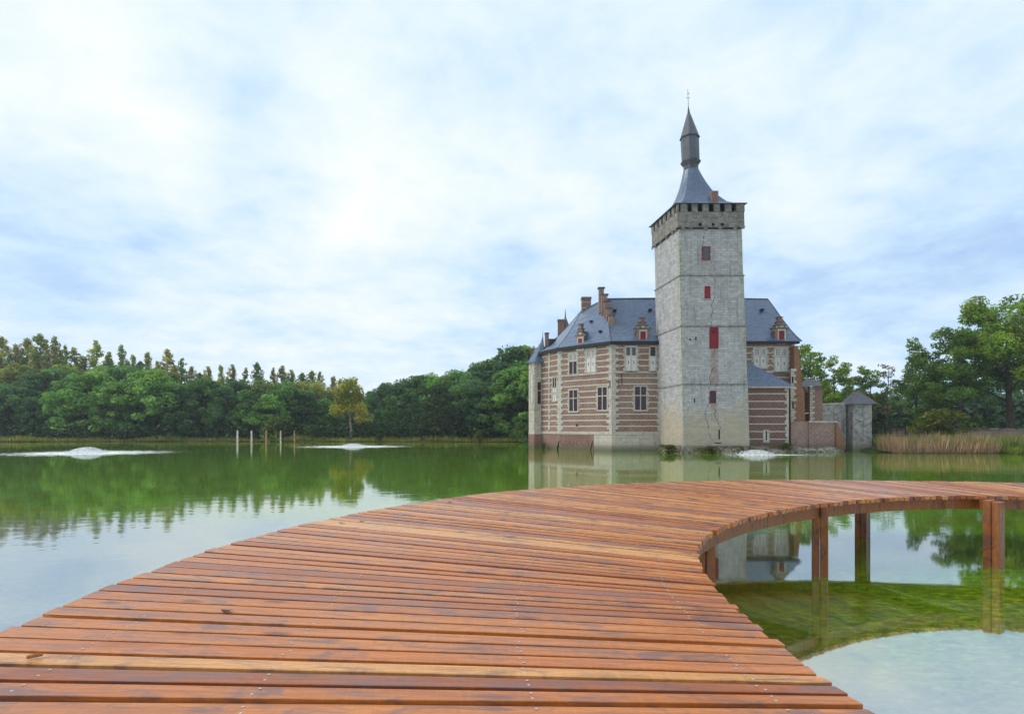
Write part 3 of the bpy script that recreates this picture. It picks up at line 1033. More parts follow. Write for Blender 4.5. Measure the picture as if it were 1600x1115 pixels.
# rear slope, left hip end
bk = [Vector((14.0, 97, ZE)), Vector((17.5, 82, ZE)), Vector((18.5, 77, ZE)), Vector((19, 76, ZE)), Vector((22.6, 76, ZE))]
vv = [tuple(p) for p in Ri] + [tuple(p) for p in bk]
rb_.add(vv, [(i, i + 1, 5 + i + 1, 5 + i) for i in range(4)])
ro_ = rb_.build('roof', M['slate'], wing, smooth=False)
rb_ = MB()
LE = Vector((4.0, 98, 12.2))
rb_.add([tuple(E[0]), tuple(Ri[0]), tuple(Ri[1]), (5.0, 80.5, 12.6), tuple(LE), tuple(bk[0])],
        [(0, 3, 1), (3, 4, 1), (4, 5, 1)])
rb_.build('hip', M['slate_moss'], ro_)
rl = MB()
rl.tube([tuple(p + Vector((0, 0, 0.03))) for p in Ri], [0.10] * 5, 6)
rl.tube([tuple(E[1])] + [nodes[1][k] for k in range(1, NS + 1)], [0.05] * (NS + 1), 5)
rl.tube([tuple(E[2])] + [nodes[2][k] for k in range(1, NS + 1)], [0.07] * (NS + 1), 5)
rl.build('ridge_cap', M['lead'], ro_)
# stepped gable standing along the hip of the front roof
sg = MB()
caps = []
gp = [(939.5, 450, 0.55, 70.6), (944.5, 460.5, 0.6, 70.0), (948.5, 471, 0.55, 69.4), (951.5, 482, 0.5, 68.7), (955.5, 493, 0.5, 67.9)]
for i, (u, v, wd, Y) in enumerate(gp):
    t = at(u, v, Y)
    h_ = 2.4 if i else 3.0
    sg.box((t.x - wd * (0.45 if i == 0 else 0.6), Y, t.z - h_), (t.x + wd * 0.6, Y + 0.68, t.z))
    cap = MB()
    caps.append(cap)
    cap.box((t.x - wd * 0.45 - 0.14, Y - 0.08, t.z), (t.x + wd * 0.6 + 0.14, Y + 0.72, t.z + 0.13))
g_ = sg.build('stepped_gable', M['brick_pink'], wing)
for cap in caps:
    cap.build('coping', M['lead'], g_)


def chimney(par, u0, u1, v0, v1, Y, mat='brick', d=1.0, band=True):
    a, b = at(u0, v1, Y), at(u1, v0, Y)
    cb = MB()
    cb.box((a.x, Y, a.z - 1.0), (b.x, Y + d, b.z))
    c_ = cb.build('chimney', M[mat], par)
    kb = MB()
    kb.box((a.x - 0.07, Y - 0.07, b.z - 0.22), (b.x + 0.07, Y + d + 0.07, b.z + 0.03))
    if band:
        for zz_ in (0.75, 1.5):
            k2 = MB()
            k2.box((a.x - 0.02, Y - 0.02, b.z - zz_), (b.x + 0.02, Y + d + 0.02, b.z - zz_ + 0.13))
            k2.build('stone_band', M['quoin'], c_)
    kb.build('chimney_cap', M[mat], c_)
    return c_


chimney(wing, 909.5, 923.5, 464, 488, 76.5)
chimney(wing, 872, 882, 499, 520, 92, band=False)
chimney(wing, 829.5, 834, 544, 560, 84, band=False, d=0.8)
dormer(f1, wing, 991.5, 496, 1015.5, 535, (1000, 518, 1008.5, 532.5))
dormer(f2, wing, 900.5, 506, 914, 546, (904.7, 529, 911.3, 543.5))
# skylight hatches
for (c_, k_, t_) in ((2, 5, 0.16), (2, 5, 0.93), (1, 4, 0.55), (1, 2, 0.8)):
    p = Vector(nodes[c_][k_]).lerp(Vector(nodes[c_ + 1][k_]), t_) + Vector((0, -0.12, 0.12))
    hb = MB()
    hb.box((p.x - 0.2, p.y - 0.15, p.z - 0.1), (p.x + 0.2, p.y + 0.2, p.z + 0.12))
    hb.build('roof_hatch', M['gutter'], ro_)
# stepped gable dormer and spirelet at the far left end
sb_ = MB()
for i, (u0, u1, v0, v1) in enumerate([(852, 857.5, 521, 575), (857.5, 863, 545, 575)]):
    a, b = at(u0, v1, 78), at(u1, v0, 78)
    sb_.box((a.x, 78, a.z), (b.x, 79.2 + i, b.z))
a, b = at(851.3, 521, 78), at(858, 519.5, 78)
sb_.box((a.x, 77.9, a.z), (b.x, 79.2, b.z), 1)
d_ = sb_.build('dormer', [M['brick_pink'], M['lead']], wing)
sb_ = MB()
pr = [at(857, 546, 78.3), at(857, 529, 78.3), at(872, 529, 82), at(869, 548, 82)]
b0 = [Vector((p.x, p.y + 1.6, p.z - (0.0 if i in (1, 2) else 0))) for i, p in enumerate(pr)]
sb_.add([tuple(p) for p in pr + b0], [(0, 1, 2, 3), (4, 7, 6, 5), (0, 4, 5, 1), (1, 5, 6, 2), (2, 6, 7, 3), (3, 7, 4, 0)])
sb_.build('roof', M['slate_moss'], d_)
sp_ = MB()
c0, c1 = at(880.5, 520, 93), at(880.3, 483, 93)
rings = []
for (z, r) in ((c0.z, 0.95), (c0.z + 1.6, 0.5), (c0.z + 2.5, 0.12), (c1.z, 0.03)):
    rings.append([(c0.x + 0.3 + r * math.cos(t), 93 + r * math.sin(t), z) for t in [k * math.pi / 4 for k in range(8)]])
sp_.loft(rings)
sp_.build('spirelet', M['slate_old'], wing)
# corner turret
tc = Vector((2.95, 77.0, 0))
tpoly = [(2.28, 75.5), (2.92, 74.7), (3.86, 75.1), (4.2, 77.0), (3.6, 78.6), (2.3, 78.2)]
tu = MB()
tu.prism(tpoly, 1.9, 11.3)
tur = tu.build('turret', M['plinth'], wing)
tu = MB()
tu.prism([(tc.x + (x - tc.x) * 1.03, tc.y + (y - tc.y) * 1.03) for x, y in tpoly], -0.8, 1.9)
tu.build('turret_base', M['brick'], tur)
tu = MB()
tu.prism([(tc.x + (x - tc.x) * 1.05, tc.y + (y - tc.y) * 1.05) for x, y in tpoly], 5.1, 5.25)
tu.build('string_course', M['quoin'], tur)
tu = MB()
tu.prism([(tc.x + (x - tc.x) * 1.05, tc.y + (y - tc.y) * 1.05) for x, y in tpoly], 1.85, 2.05)
tu.build('string_course', M['quoin'], tur)
ft = Facade((2.92, 74.7), (3.86, 75.1))
cross_window(ft, tur, 839.5, 597, 845, 631, 'glass', cols=1, split=0.38, fw=0.08, mw=0.1, wedge=False)
ft2 = Facade((2.28, 75.5), (2.92, 74.7))
cross_window(ft2, tur, 829.5, 585, 832.5, 629, 'white', cols=1, split=0.4, fw=0.08, mw=0.1, wedge=False)
tu = MB()
ap = at(850, 526, 77.5)
rings = []
for (k, zz_, r) in ((0, 11.25, 1.42), (0.12, 11.75, 1.16), (0.5, 12.9, 0.72), (0.85, 14.1, 0.25), (1, ap.z, 0.04)):
    cxk = tc.x + (ap.x - 0.2 - tc.x) * k
    rings.append([(cxk + (x - tc.x) * r, tc.y + (y - tc.y) * r * 0.9, zz_) for x, y in tpoly])
tu.loft(rings)
tu.build('turret_roof', M['slate'], tur)
tu = MB()
tu.tube([(ap.x - 0.2, 77, ap.z - 0.2), (ap.x - 0.2, 77, ap.z + 0.7)], [0.04, 0.02], 5)
tu.build('finial', M['lead'], tur)

# ---- right wing
w2 = empty('castle_wing', (30, 67, 0), 'short brick wing with one dormer and white shutters, on the other side of the tower', 'castle wing')
G1, G2 = (26.6, 65.5), (32.5, 65.5)
g1 = Facade(G1, G2)
b_ = MB()
b_.prism([G1, G2, (32.0, 75.5), (23.0, 75.5), (23.0, 68.0), (26.6, 68.0)], 0.4, 12.5)
b_.build('wall', M['brick_band'], w2)
cross_window(g1, w2, 1178.5, 544, 1196.5, 574, 'glass', split=0.4, shutters=('up', 'low'))
cross_window(g1, w2, 1211, 544, 1229.5, 581, 'glass', split=0.36, shutters=('up', 'low'))
b_ = MB()
g1.box(b_, -0.1, 8.95, g1.L + 0.05, 9.15, -0.2, 0.09)
b_.build('string_course', M['quoin'], w2)
b_ = MB()
quoins(g1, b_, g1.L - 0.02, 4.0, 8.95, -1, 0.3, 0.55)
quoins(g1, b_, g1.L - 0.02, 9.15, 12.3, -1, 0.3, 0.55)
b_.build('quoin', M['quoin'], w2)
b_ = MB()
g1.box(b_, -0.1, 12.3, g1.L + 0.4, 12.55, -0.2, 0.4)
b_.build('gutter', M['gutter'], w2)
b_ = MB()
e0, e1 = Vector((23.0, 65.05, 12.56)), Vector((33.1, 65.05, 12.56))
e2, e3 = Vector((32.6, 76, 12.56)), Vector((23, 76, 12.56))
r0, r1 = Vector((22.6, 70.6, 18.75)), Vector((31.7, 70.6, 18.6))
colA = [bell(e0, r0, k / 6) for k in range(7)]
colB = [bell(e1, r1, k / 6) for k in range(7)]
b_.add([tuple(p) for p in colA + colB], [(k, 7 + k, 8 + k, k + 1) for k in range(6)])
b_.add([tuple(p) for p in colB] + [tuple(e2)], [(k, 7, k + 1) for k in range(6)])
b_.add([tuple(e2), tuple(e3), tuple(r0), tuple(r1)], [(0, 1, 2, 3)])
r2_ = b_.build('roof', M['slate'], w2)
for (u, v) in ((1188.5, 485), (1167, 495)):
    b_ = MB()
    p = at(u, v, 69.2)
    b_.box((p.x - 0.18, 68.6, p.z - 0.1), (p.x + 0.2, 69.2, p.z + 0.12))
    b_.build('roof_hatch', M['gutter'], r2_)
b_ = MB()
b_.tube([tuple(r0), tuple(r1)], [0.09, 0.09], 6)
b_.tube([tuple(p) for p in colB], [0.06] * 7, 6)
b_.build('ridge_cap', M['lead'], r2_)
dormer(g1, w2, 1206, 495, 1230, 536, (1216, 517, 1224.5, 533), steps=4)

# ---- brick annex with lean-to roof
an = empty('annex', (28, 63.5, 0), 'low dark brick annex with white stone bands under a sloping slate roof', 'annex')
ga = Facade((25.6, 62.6), (30.35, 62.6))
b_ = MB()
b_.prism([(25.6, 62.6), (30.35, 62.6), (30.35, 65.4), (25.6, 65.4)], 0.3, 7.25)
b_.build('wall', M['brick_dark'], an)
b_ = MB()
quoins(ga, b_, ga.L + 0.04, 0.6, 7.2, -1, 0.22, 0.4)
b_.build('quoin', M['quoin'], an)
b_ = MB()
a_, za_, c_, zb_ = ga.rect(1192, 671, 1202, 691)
ga.box(b_, a_, za_, c_, zb_, -0.1, 0.04)
lo = b_.build('loophole', M['quoin'], an)
b_ = MB()
a_, za_, c_, zb_ = ga.rect(1196.2, 673, 1198.2, 687)
ga.box(b_, a_, za_, c_, zb_, 0, 0.045)
b_.build('slit', M['dark'], lo)
b_ = MB()
p = [(25.4, 62.2, 7.2), (30.85, 62.2, 7.2), (30.85, 65.45, 7.3), (25.4, 65.45, 10.75), (26.2, 65.45, 10.7)]
b_.add(p, [(0, 1, 4, 3), (1, 2, 4)])
b_.box((25.4, 62.22, 7.02), (30.83, 62.4, 7.19), 1)
b_.build('roof', [M['slate'], M['plinth']], an)

# ---- battered brick buttress wall, arch pier and outworks
bw = empty('brick_buttress', (33, 65, 0), 'tall tapering orange-red brick wall end with toothed pale stone edge, right of the annex', 'brick wall')


def slab(px, Y0, Y1, name, mat, par, bevel=0):
    b = MB()
    n = len(px)
    a = [at(u, v, Y0) for u, v in px]
    c = [Vector((p.x, Y1, p.z)) for p in a]
    b.add([tuple(p) for p in a + c], [tuple(range(n - 1, -1, -1)), tuple(range(n, 2 * n))] + [(i, (i + 1) % n, n + (i + 1) % n, n + i) for i in range(n)])
    return b.build(name, mat, par)


slab([(1241, 540), (1247, 540), (1252, 580), (1254, 606), (1257, 611), (1258, 657), (1263, 659), (1263, 702), (1234.5, 702), (1234.5, 606), (1241, 604)],
     64.4, 66.5, 'wall', M['brick_orange'], bw)
b_ = MB()
fq = Facade((25, 64.4), (40, 64.4))
sx_ = fq.s_of(1236)
z, i = 0.9, 0
while z < 9.2:
    w_ = 0.35 if i % 2 else 0.6
    fq.box(b_, sx_ - 0.05, z, sx_ - 0.05 + w_ + random.uniform(-0.08, 0.1), z + 0.3, 0.0, 0.05)
    z += 0.34
    i += 1
b_.build('quoin', M['quoin'], bw)
for (u0, v0, u1, v1) in ((1237, 588, 1239.5, 598), (1237.5, 627, 1240, 638)):
    b_ = MB()
    a_, za_, c_, zb_ = fq.rect(u0, v0, u1, v1)
    fq.box(b_, a_, za_, c_, zb_, 0, 0.055)
    b_.build('slit', M['dark'], bw)
slab([(1236, 658), (1263.5, 658), (1263.5, 704), (1236, 704)], 63.6, 64.38, 'low_wall', M['brick_pink'], bw)

ap_ = empty('gate_pier', (35, 66, 0), 'narrow brick pier with pale stone quoins and an arched recess under a small slate roof', 'gate pier')
slab([(1265, 604), (1284.5, 602), (1285.5, 660), (1265, 660)], 66.0, 68.5, 'wall', M['brick'], ap_)
slab([(1255, 604), (1265, 604), (1265, 660), (1255, 660)], 67.2, 68.5, 'recess', M['brick'], ap_)
# arch reveal
b_ = MB()
arc = []
for k in range(9):
    t = k / 8 * math.pi / 2
    arc.append((1256 + 8.5 * math.sin(t), 606 + 16 * (1 - math.cos(t))))
a = [at(u, v, 66.3) for u, v in arc + [(1265, 603), (1256, 603)]]
c = [Vector((p.x, 67.1, p.z)) for p in a]
n = len(a)
b_.add([tuple(p) for p in a + c], [tuple(range(n)), tuple(range(2 * n - 1, n - 1, -1))] + [(i, (i + 1) % n, n + (i + 1) % n, n + i) for i in range(n)])
fp = Facade((30, 66.0), (40, 66.0))
z, i = 3.0, 0
s_ = fp.s_of(1265.2)
while z < 7.3:
    w_ = 0.34 if i % 2 else 0.55
    fp.box(b_, s_, z, s_ + w_, z + 0.26, -0.02, 0.04)
    z += 0.32
    i += 1
fp.box(b_, s_ - 0.5, 4.3, s_ + 0.1, 4.45, -0.8, -0.2)
b_.build('quoin', M['quoin'], ap_)
b_ = MB()
rb0 = [at(1251, 604, 65.4), at(1287, 602, 65.4), at(1285, 602, 69.5), at(1251, 602, 69.5)]
rt = [at(1258, 593, 67), at(1273, 592.5, 67)]
b_.add([tuple(p) for p in rb0 + rt], [(0, 1, 5, 4), (1, 2, 5), (2, 3, 4, 5), (3, 0, 4), (3, 2, 1, 0)])
b_.build('roof', M['slate_old'], ap_)

bl = empty('brick_wall', (36, 63, 0), 'low weathered pink brick retaining wall at the waterline with slanted orange corner buttress', 'brick wall')
slab([(1263.8, 660), (1308, 660), (1309, 703), (1263.8, 703)], 63.5, 66.0, 'wall', M['brick_pink'], bl)
slab([(1306, 660), (1310, 660), (1313, 672), (1319.5, 686), (1321, 703), (1306.5, 703)], 63.3, 65.9, 'buttress', M['brick_orange'], bl)
slab([(1263.8, 657.5), (1309, 657.5), (1309, 660), (1263.8, 660)], 63.4, 66.1, 'coping', M['plinth'], bl)

pw = empty('plaster_wall', (36.5, 67, 0), 'grey stained plaster wall behind the low brick wall, joining the small pavilion', 'wall')
slab([(1283, 632), (1322, 632), (1322, 702), (1279, 702)], 67.0, 68.2, 'wall', M['plaster'], pw)
slab([(1282, 630), (1320, 628.5), (1320, 632), (1283, 632)], 66.9, 68.3, 'coping', M['plinth'], pw)

pv = empty('pavilion', (38, 66, 0), 'small square stained plaster pavilion with hipped slate roof at the right end of the castle', 'pavilion')
pav = [(39.32, 65.7), (41.25, 65.3), (41.7, 68.2), (39.72, 68.6)]
b_ = MB()
b_.prism(pav, -0.5, 5.62)
b_.build('wall', M['plaster'], pv)
b_ = MB()
b_.prism([(40.5 + (x - 40.5) * 1.04, 67 + (y - 67) * 1.04) for x, y in pav], -0.5, 0.5)
b_.build('plinth', M['plinth'], pv)
b_ = MB()
z_ = 5.42
bs = [Vector((39.0, 65.3, z_)), Vector((41.65, 64.8, z_)), Vector((42.1, 68.6, z_)), Vector((39.5, 69.0, z_))]
tp = Vector((40.75, 66.8, 6.95))
tp2 = Vector((40.35, 67.3, 6.95))
b_.add([tuple(p) for p in bs + [tp, tp2]], [(0, 1, 4, 5), (1, 2, 4), (2, 3, 5, 4), (3, 0, 5), (3, 2, 1, 0)])
b_.build('roof', M['slate_old'], pv)
b_ = MB()
b_.tube([tuple(bs[0]), tuple(tp2)], [0.05, 0.06], 5)
b_.tube([tuple(tp2), tuple(tp)], [0.06, 0.06], 5)
b_.tube([tuple(bs[1]), tuple(tp)], [0.04, 0.05], 5)
b_.build('ridge_tile', M['brick_orange'], pv)

# ---- THE TOWER
TX, TY = at(1068.3, 0, 60).x, 60.0
LEAN = -0.026
EX, EY_ = Vector((1, 0.0, 0)), Vector((-0.148, 0.989, 0))
TWX, TWY = 6.92, 6.75
tower = empty('castle_tower', (TX + 3, TY + 3.3, 0), 'tall square pale stone tower with cracked front, closed battlements and slender slate spire', 'tower')


def T(a, b, z):
    p = Vector((TX, TY, z)) + EX * a + EY_ * b
    p.x += LEAN * (z - 0.5)
    return p


def tslab(mb, a0, a1, b0, b1, z0, z1, mi=0):
    mb.hexa([tuple(T(a, b, z)) for z in (z0, z1) for a, b in ((a0, b0), (a1, b0), (a1, b1), (a0, b1))], mi)


SZ = [0.3, 7.22, 13.35, 18.7, 23.6]
b_ = MB()
for i in range(4):
    k = i * 0.045
    tslab(b_, k, TWX - k, k, TWY - k, SZ[i] + (0.004 if i else 0), SZ[i + 1])
b_.build('wall', M['stone'], tower)
for i in range(1, 4):
    b_ = MB()
    k = i * 0.045 - 0.12
    tslab(b_, k, TWX - k, k, TWY - k, SZ[i] - 0.06, SZ[i] + 0.06)
    b_.build('string_course', M['parapet'], tower)
# corner quoins slightly warmer
b_ = MB()
b3_ = MB()
for i in range(60):
    z = 0.6 + i * 0.38
    if z > 23.2:
        break
    w_ = 0.45 if i % 2 else 0.7
    k = 0.045 * sum(z > s for s in SZ[1:4]) - 0.012
    tslab(b_, k, k + w_, k, k + (0.7 if i % 2 else 0.45), z, z + 0.38)
    tslab(b3_, TWX - k - w_ * 0.7, TWX - k, k, k + 0.4, z, z + 0.38)
M['tquoin'] = mat_stone('tower_quoin', (0.50, 0.48, 0.43), (0.40, 0.39, 0.35), rowh=0.38, w=0.7, warm=(0.56, 0.48, 0.35), zwarm=6.0, amt=0.55)
b_.build('quoin', M['tquoin'], tower)
b3_.build('quoin', M['tquoin'], tower)
# parapet with closed battlements
PZ0, PZ1, PZ2 = 23.75, 25.38, 26.2
ov = 0.06
b_ = MB()
th = 0.2
tslab(b_, -ov, TWX + ov, -ov, TWY + ov, PZ0, PZ1)
front_open = [(1054.8, 1062.5), (1075, 1080), (1091.2, 1096.8), (1108.3, 1114.5), (1126, 1132), (1143.8, 1149.5)]
ov2 = ov + 0.04


def a_of(u, Y, z):
    return (u - U0) / F * Y - TX - LEAN * (z - 0.5)


edges = []
for (u0, u1) in front_open:
    edges.append((max(-ov2 + 0.2, a_of(u0 - 1.2, TY - ov2, 26)), a_of(u1 + 1.0, TY - ov2, 26)))
x = -ov2
for (e0_, e1_) in edges:
    tslab(b_, x, e0_, -ov2, -ov2 + th, PZ1, PZ2)
    x = e1_
tslab(b_, x, TWX + ov2, -ov2, -ov2 + th, PZ1, PZ2)
nL = 6
y = -ov2 + th
span = (TWY + ov2) - y
for k in range(nL):
    y0 = y + span * (k + 0.42) / nL
    y1 = y + span * (k + 1) / nL
    tslab(b_, -ov2, -ov2 + th, y0, y1, PZ1, PZ2)
    tslab(b_, TWX + ov2 - th, TWX + ov2, y0, y1, PZ1, PZ2)
    tslab(b_, -ov2 + span * (k + 0.4) / nL, -ov2 + span * (k + 1) / nL, TWY + ov2 - th, TWY + ov2, PZ1, PZ2)
par_ = b_.build('parapet', M['parapet'], tower)
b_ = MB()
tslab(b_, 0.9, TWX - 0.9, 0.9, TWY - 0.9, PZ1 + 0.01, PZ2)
b_.build('shade_core', M['dark'], tower)  # near-black block; its colour stands for the shade behind the battlement openings
b_ = MB()
for k in range(9):
    a0 = 0.35 + k * 0.78
    if k in (2, 4, 6):
        continue
    b_ = MB()
    tslab(b_, a0, a0 + 0.4, -ov - 0.0, 0.0, PZ0 - 0.2 + random.uniform(-.04, .04), PZ0 - 0.003)
    b_.build('corbel', M['parapet'], tower)
    b_ = MB()
    tslab(b_, -ov, 0.0, a0, a0 + 0.4, PZ0 - 0.2, PZ0 - 0.003)
    b_.build('corbel', M['parapet'], tower)
b_ = MB()
tslab(b_, -ov - 0.05, TWX + ov + 0.05, -ov - 0.05, TWY + ov + 0.05, PZ0 - 0.002, PZ0 + 0.11)
b_.build('drip_course', M['parapet'], tower)
for (u, w_) in ((1094.5, 5), (1115, 4), (1129.5, 5)):
    b_ = MB()
    a0 = a_of(u - w_ / 2, TY - .2, 23.9)
    tslab(b_, a0, a0 + w_ * .067, -ov - 0.02, -ov, PZ0 + 0.12, PZ0 + 0.42)
    b_.build('putlog_hole', M['dark'], tower)
# spire roof
cxr, cyr = TWX / 2, TWY / 2
eo = 0.34
base = [(-eo, -eo), (TWX + eo, -eo), (TWX + eo, TWY + eo), (-eo, TWY + eo)]
prof = [(26.2, 1.0), (26.28, 0.97), (26.5, 0.78), (26.95, 0.62), (27.7, 0.495), (28.5, 0.405), (29.5, 0.325), (30.4, 0.26), (31.25, 0.20)]
rings = []
for (z, k) in prof:
    ring = []
    sh_x = -0.35 * (z - 26.2) / 5.0
    for i in range(4):
        a0, b0 = base[i]
        a1, b1 = base[(i + 1) % 4]
        for t in (0.0, 0.33, 0.67):
            aa, bb_ = a0 + (a1 - a0) * t - cxr, b0 + (b1 - b0) * t - cyr
            # morph from square to octagon with height
            kk = min(1, max(0, (z - 27.5) / 3.5))
            rr_ = math.hypot(aa, bb_)
            circ = (TWX / 2 + eo)
            f_ = (1 - kk) + kk * (circ * 1.03 / rr_)
            p = T(cxr + aa * f_ * k, cyr + bb_ * f_ * k, z)
            ring.append((p.x + sh_x, p.y, p.z))
    rings.append(ring)
b_ = MB()
b_.loft(rings)
spire = b_.build('spire_roof', M['slate'], tower)
cc_ = T(cxr, cyr, 31.25)
C0 = Vector((cc_.x - 0.35, cc_.y, 0))


def octring(z, r, n=8, lean=-0.04):
    return [(C0.x + lean * (z - 31.25) + r * math.cos(t), C0.y + r * math.sin(t), z) for t in [2 * math.pi * (k + 0.5) / n for k in range(n)]]


b_ = MB()
b_.loft([octring(31.2, 0.78), octring(31.7, 0.80), octring(32.0, 1.04), octring(32.12, 1.06)])
b_.build('neck', M['lead'], spire)
b_ = MB()
b_.loft([octring(32.14, 0.96), octring(34.75, 0.98)])
b_.build('lantern', M['slate_old'], spire)
b_ = MB()
b_.loft([octring(34.76, 1.06), octring(34.9, 1.03), octring(36.2, 0.62), octring(37.5, 0.2)])
b_.build('cone', M['slate_old'], spire)
b_ = MB()
b_.loft([octring(37.5, 0.16, 6), octring(38.4, 0.03, 6), octring(40.3, 0.018, 6)])
pz = octring(39.4, 0.0, 6)[0]
b_.tube([(pz[0] - 0.22, pz[1], 39.3), (pz[0] + 0.22, pz[1], 39.3)], [0.025, 0.025], 5)
b_.tube([(pz[0] - 0.04, pz[1], 39.75), (pz[0] + 0.14, pz[1], 39.85)], [0.05, 0.03], 5)
b_.build('finial', M['lead'], spire)
for z in (34.78, 32.1):
    b_ = MB()
    b_.loft([octring(z, 1.09), octring(z + 0.1, 1.09)])
    b_.build('lead_ring', M['lead'], spire)
ch = MB()
a, b2_ = at(1112.5, 316, 60.7), at(1122.5, 298, 60.7)
ch.box((a.x, 60.7, a.z), (b2_.x, 61.5, b2_.z))
ch.build('chimney', M['brick'], spire)

ff_ = Facade((TX - 5, TY), (TX + 15, TY))
fl_ = Facade(tuple((T(0, TWY, 0.5))[:2]), tuple((T(0, 0, 0.5))[:2]))


def tower_opening(fac, u0, v0, u1, v1, name, mat, frame=None, out=0.03, base=-0.3, extra=0.0):
    a0, z0, a1, z1 = fac.rect(u0, v0, u1, v1)
    b = MB()
    if frame:
        fw = 0.09
        fac.box(b, a0 - fw, z0 - fw, a0, z1 + fw, base, out + 0.03)
        fac.box(b, a1, z0 - fw, a1 + fw, z1 + fw, base, out + 0.03)
        fac.box(b, a0, z1, a1, z1 + fw, base, out + 0.03)
        fac.box(b, a0, z0 - fw, a1, z0, base, out + 0.03)
        fr = b.build(name, M[frame], tower)
        b = MB()
        fac.box(b, a0, z0, a1, z1, base, out)
        b.build('pane' if 'glass' in mat else 'leaf', M[mat], fr)
        return fr
    fac.box(b, a0, z0, a1, z1, base, out)
    return b.build(name, M[mat], tower)


k3 = -0.135
tower_opening(ff_, 1098.5, 386, 1109, 404.5, 'window', 'lead_glass', 'red', out=-0.10)
tower_opening(ff_, 1100.8, 446.5, 1110.5, 466.5, 'shutter', 'red', 'quoin', out=-0.06)
tower_opening(ff_, 1110, 512.5, 1121.3, 543, 'door', 'red', 'red', out=-0.02)
tower_opening(ff_, 1110, 611.5, 1117.5, 628.5, 'window', 'glass', 'red', out=0.02)
for r_ in [(1084.3, 622, 1085.8, 629), (1086.8, 526, 1088.2, 532), (1077.5, 529, 1079.8, 531.5), (1122.6, 671, 1124.8, 686), (1117, 691, 1127, 692.5), (1114, 516, 1116, 521)]:
    tower_opening(ff_, *r_, 'slit', 'dark', out=0.012 if r_[1] < 600 else 0.02)
tower_opening(fl_, 1037.5, 402, 1041.5, 424, 'window', 'white', 'red', out=-0.13, base=-0.5)
tower_opening(fl_, 1041.0, 459, 1043.8, 486, 'niche', 'parapet', out=-0.06, base=-0.5)
tower_opening(fl_, 1048, 519, 1050.5, 541, 'window', 'red', 'quoin', out=-0.02, base=-0.5)
tower_opening(fl_, 1044.5, 617, 1046.5, 634, 'niche', 'parapet', out=0.03, base=-0.5)
# relieving patch of brick between door and window, and the crack
crack = [(1106, 352), (1099, 372), (1098, 384), None, (1110, 408), (1114, 414), (1118, 420), (1113, 426), (1116, 434), (1118, 440), (1116, 446), (1118, 452), (1115, 458),
         (1118, 462), (1112, 478), (1115, 484), (1113, 489), (1111, 494), (1113, 499), (1111, 505), (1114, 511), None,
         (1117, 545), (1115, 552), (1112, 560), (1116, 570), (1114, 578), (1110, 585), (1109, 592), (1111, 600), (1108, 606), (1109, 612),
         (1108, 630), (1103, 640), (1101, 651), (1105, 658), (1107, 667), (1106, 674), (1109, 680), (1110, 685), None,
         (1118, 640), (1116, 648), (1121, 656), (1124, 664), (1126, 670)]
cb = MB()
prev = None
for c_ in crack:
    if c_ is None:
        prev = None
        continue
    if prev:
        n_s = max(2, int(abs(c_[1] - prev[1]) / 2))
        pts_ = [(prev[0] + (c_[0] - prev[0]) * k / n_s + random.uniform(-1.1, 1.1) * (0 < k < n_s), prev[1] + (c_[1] - prev[1]) * k / n_s) for k in range(n_s + 1)]
        for (q0, q1) in zip(pts_[:-1], pts_[1:]):
            Y_ = TY + 0.045 * sum((EYE + (VH - q0[1]) / F * 60) > s for s in SZ[1:4]) - 0.004
            A, B = at(q0[0], q0[1], Y_), at(q1[0], q1[1], Y_)
            w_ = random.uniform(0.010, 0.034)
            if random.random() < 0.10:
                continue
            cb.hexa([(B.x - w_, Y_, B.z), (B.x + w_, Y_, B.z), (B.x + w_, Y_ + 0.03, B.z), (B.x - w_, Y_ + 0.03, B.z),
                     (A.x - w_, Y_, A.z), (A.x + w_, Y_, A.z), (A.x + w_, Y_ + 0.03, A.z), (A.x - w_, Y_ + 0.03, A.z)])
    prev = c_
cb.build('crack', mat_plain('crack_shadow', (0.05, 0.045, 0.04), 0.95), tower)
# tower base footing
b_ = MB()
tslab(b_, -0.12, TWX + 0.12, -0.15, TWY, -0.6, 0.75)
b_.build('footing', M['rock'], tower)

# ---- island bank with rocks
isl = [(17.0, 62.9), (18.0, 60.6), (20, 59.6), (23, 59.0), (26.5, 60.6), (29.5, 61.2), (33, 62.2), (36.5, 62.9), (37.4, 64.5), (37.2, 70),
       (38, 80), (30, 84), (18, 82), (12, 78), (12, 68), (16.9, 67)]
isd = densify(isl, 0.6)
ic = (26.0, 69.0)
b_ = MB()
rings = []
for (k, z) in ((1.02, -0.6), (1.0, 0.10), (0.96, 0.5), (0.6, 0.65)):
    ring = []
    for i, (x, y) in enumerate(isd):
        j = random.uniform(-0.01, 0.01)
        ring.append((ic[0] + (x - ic[0]) * (k + j), ic[1] + (y - ic[1]) * (k + j), z + random.uniform(-0.1, 0.12) * (z > 0)))
    rings.append(ring)
b_.loft(rings)
tag(b_.build('island_bank', M['rock']), kind='structure')


def rock(x, y, z, s, label, group):
    rb2 = MB()
    rr = random.Random(int(x * 1000))
    sc3 = (s * rr.uniform(0.8, 1.5), s * rr.uniform(0.7, 1.0), s * rr.uniform(0.35, 0.6))
    rings_ = []
    for (zz_, k) in ((-0.9, 0.6), (-0.3, 1.0), (0.4, 0.9), (0.9, 0.5)):
        rings_.append([(x + sc3[0] * k * math.cos(t) * rr.uniform(0.8, 1.1), y + sc3[1] * k * math.sin(t) * rr.uniform(0.8, 1.1), z + sc3[2] * zz_) for t in [j * math.pi / 3.5 for j in range(7)]])
    rb2.loft(rings_)
    tag(rb2.build('rock', M['rockp']), label, 'rock', group)


